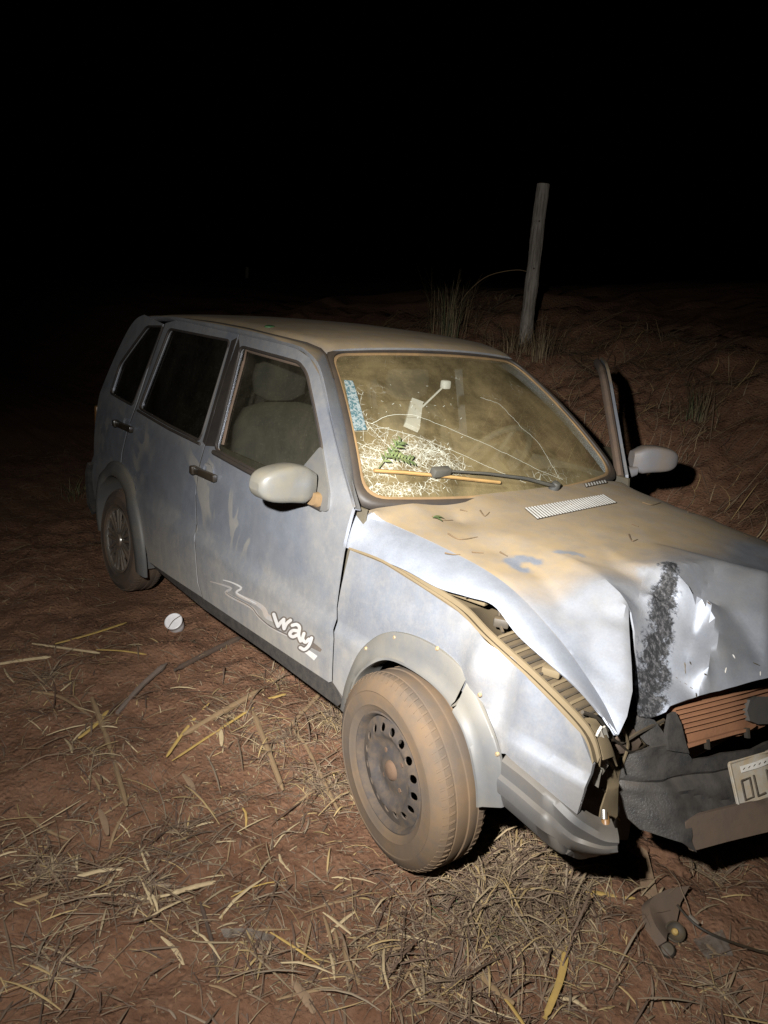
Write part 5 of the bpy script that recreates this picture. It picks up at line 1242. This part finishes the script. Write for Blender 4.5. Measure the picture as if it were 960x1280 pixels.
for k in range(7000):
    x, y = rs.uniform(-3.2, 1.2), rs.uniform(-2.2, -.5)
    if noise.noise(Vector((x*2.2, y*2.2, 7)))+rs.gauss(0, .22) < .14: continue
    sl.blade(Vector((x, y, 0)), rs.uniform(0, 6.283), min(.16, rs.lognormvariate(-3.4, .65)), rs.choice((.0012, .0016, .0022, .004, .007)), abs(rs.gauss(0, .006)), rs.gauss(0, .25)*rs.choice((.2, .6, 2.5)), rs.choice((0, 0, 0, .1)), scol())
for u, v, r_, n_, lf in clusters+[(300, 1000, .5, 900, 0), (150, 1000, .5, 700, 0), (500, 1150, .4, 700, 0)]:
    c = onground(u, v)
    for k in range(int(n_*.9)):
        a = rs.uniform(0, 6.283); q = abs(rs.gauss(0, .8))*r_*1.2
        sl.blade(Vector((c.x+math.cos(a)*q*1.2, c.y+math.sin(a)*q, 0)), rs.uniform(0, 6.283), rs.uniform(.005, .022), rs.choice((.0012, .002, .003, .0045)), .001, 0, 0, scol())
sl.mk('straw_litter', 'loose dry straw and cane trash scattered over the red soil', 'straw')
cv = []; cf = []; rc = random.Random(31)
for k in range(7000):                                                # crumbs of earth
    x, y = rc.uniform(-3.0, 1.15), rc.uniform(-2.1, -.35)
    if noise.noise(Vector((x*3, y*3, 41)))+rc.gauss(0, .3) < .05: continue
    r_ = min(.016, rc.lognormvariate(-5.5, .5)); z = hgt(x, y)+r_*.3; b = len(cv); q = rc.uniform(0, 6.28)
    for dx, dy, dz_ in ((1, 0, 0), (.3, .95, 0), (-.8, .6, 0), (-.8, -.6, 0), (.3, -.95, 0), (0, 0, .8)):
        j = r_*rc.uniform(.7, 1.3); cv.append((x+(dx*math.cos(q)-dy*math.sin(q))*j, y+(dx*math.sin(q)+dy*math.cos(q))*j, z+dz_*j-(0 if dz_ else r_*.6)))
    cf += [(b+i, b+(i+1) % 5, b+5) for i in range(5)]
tag(mk('soil_crumbs', cv, cf, 'soil', None, 180), 'fine crumbs of red earth strewn over the ground', 'soil', None, 'stuff')
bl2 = Straw()
for k in range(10000):                                               # dry grass lying on the bank behind the car
    x, y = rs.uniform(-5.0, 1.6), rs.uniform(1.1, 4.0)
    if noise.noise(Vector((x*1.1, y*1.1, 17)))+rs.gauss(0, .25) < -.05: continue
    c = scol(); bl2.blade(Vector((x, y, 0)), rs.gauss(.6, 1.1), min(.45, rs.lognormvariate(-1.9, .5)), rs.choice((.003, .004, .006)), abs(rs.gauss(0, .02)), rs.gauss(0, .7), rs.choice((0, 0, .1, .3)), tuple(q*1.5 for q in c))
for k in range(1500):
    x, y = rs.uniform(-6, -2.9), rs.uniform(-2.5, 1.2)
    bl2.blade(Vector((x, y, 0)), rs.uniform(0, 6.28), min(.3, rs.lognormvariate(-2.4, .5)), .003, abs(rs.gauss(0, .01)), rs.gauss(0, .7), 0, scol())
bl2.mk('dry_grass_mat', 'flattened dry grass covering the bank behind the car', 'grass')
def tuft(p, n_, h, spread, label, cols, seed, w=.005):
    rn = random.Random(seed); s_ = Straw()
    for k in range(n_):
        a = rn.uniform(0, 6.283); d = abs(rn.gauss(0, spread*.3)); q = Vector((math.cos(a)*d, math.sin(a)*d, -.03)); c = rn.choice(cols); kk = rn.uniform(.6, 1.2)
        ln = spread*rn.uniform(.1, .7); hh = h*rn.uniform(.35, 1.05); b = len(s_.v); a2 = rn.gauss(a, .5)
        for i in range(5):
            t_ = i/4; ww = w*(1-.85*t_)/2; x = q.x+math.cos(a2)*ln*t_**1.7; y = q.y+math.sin(a2)*ln*t_**1.7; z = q.z+hh*(t_-.28*t_**3*rn.uniform(.6, 1.6)); s_.v += [(x-math.sin(a2)*ww, y+math.cos(a2)*ww, z), (x+math.sin(a2)*ww, y-math.cos(a2)*ww, z)]
        s_.f += [(b+2*i, b+2*i+1, b+2*i+3, b+2*i+2) for i in range(4)]; s_.c += [tuple(v_*kk for v_ in c)]*10
    o = s_.mk('grass_tuft', label, 'grass', None); o.location = p; return o
DRY = [(.24, .175, .095), (.17, .12, .065), (.11, .075, .045), (.29, .22, .13)]; GRN = [(.07, .09, .04), (.12, .13, .06), (.18, .15, .08)]
def bankpt(u, v, y): p = aty(u, v, y); return Vector((p.x, p.y, hgt(p.x, p.y)))
tuft(bankpt(560, 420, 2.7), 200, .80, .42, 'tall dry grass tuft standing on bank beside the fence post', DRY+GRN, 1)
tuft(bankpt(600, 430, 2.6), 160, .22, .6, 'low bent grass tuft on bank between roof and fence post', DRY, 2)
tuft(pb+Vector((.08, -.12, 0)), 160, .34, .42, 'shaggy dry grass tuft round the foot of the fence post', DRY, 3)
tuft(pb+Vector((.28, -.10, -.05)), 110, .50, .28, 'upright dry grass tuft growing behind the fence post', DRY, 4)
tuft(onground(872, 520), 130, .38, .34, 'dark green grass tuft on the bank beyond the open door', GRN+DRY[1:3], 5)
tuft(onground(95, 620), 70, .22, .3, 'small dark grass tuft on soil behind the rear wheel', GRN+DRY[2:3], 6)
tuft(onground(432, 880), 60, .16, .10, 'small dry grass tuft wedged between sill and front wheel', DRY, 7, .0035)
tuft(onground(585, 1150), 40, .10, .16, 'short green grass tuft in the thick straw heap', [(.08, .14, .05), (.12, .17, .07)], 8, .004)
m = MB(); q = onground(307, 392); 
p = aty(307, 390, 9.0); p.z = hgt(p.x, p.y); rows = []
for k in range(6): rows.append([p+Vector((math.cos(a_*.628)*.055*(1+.1*math.sin(k*3+a_)), math.sin(a_*.628)*.055, k*.07)) for a_ in range(10)])
m.loft(rows, True); m.add(rows[-1], [tuple(range(10))]); o = m.mk('wooden_stump', 'wood_grey'); tag(o, 'short dark wooden stump far off beyond the roof', 'stump')
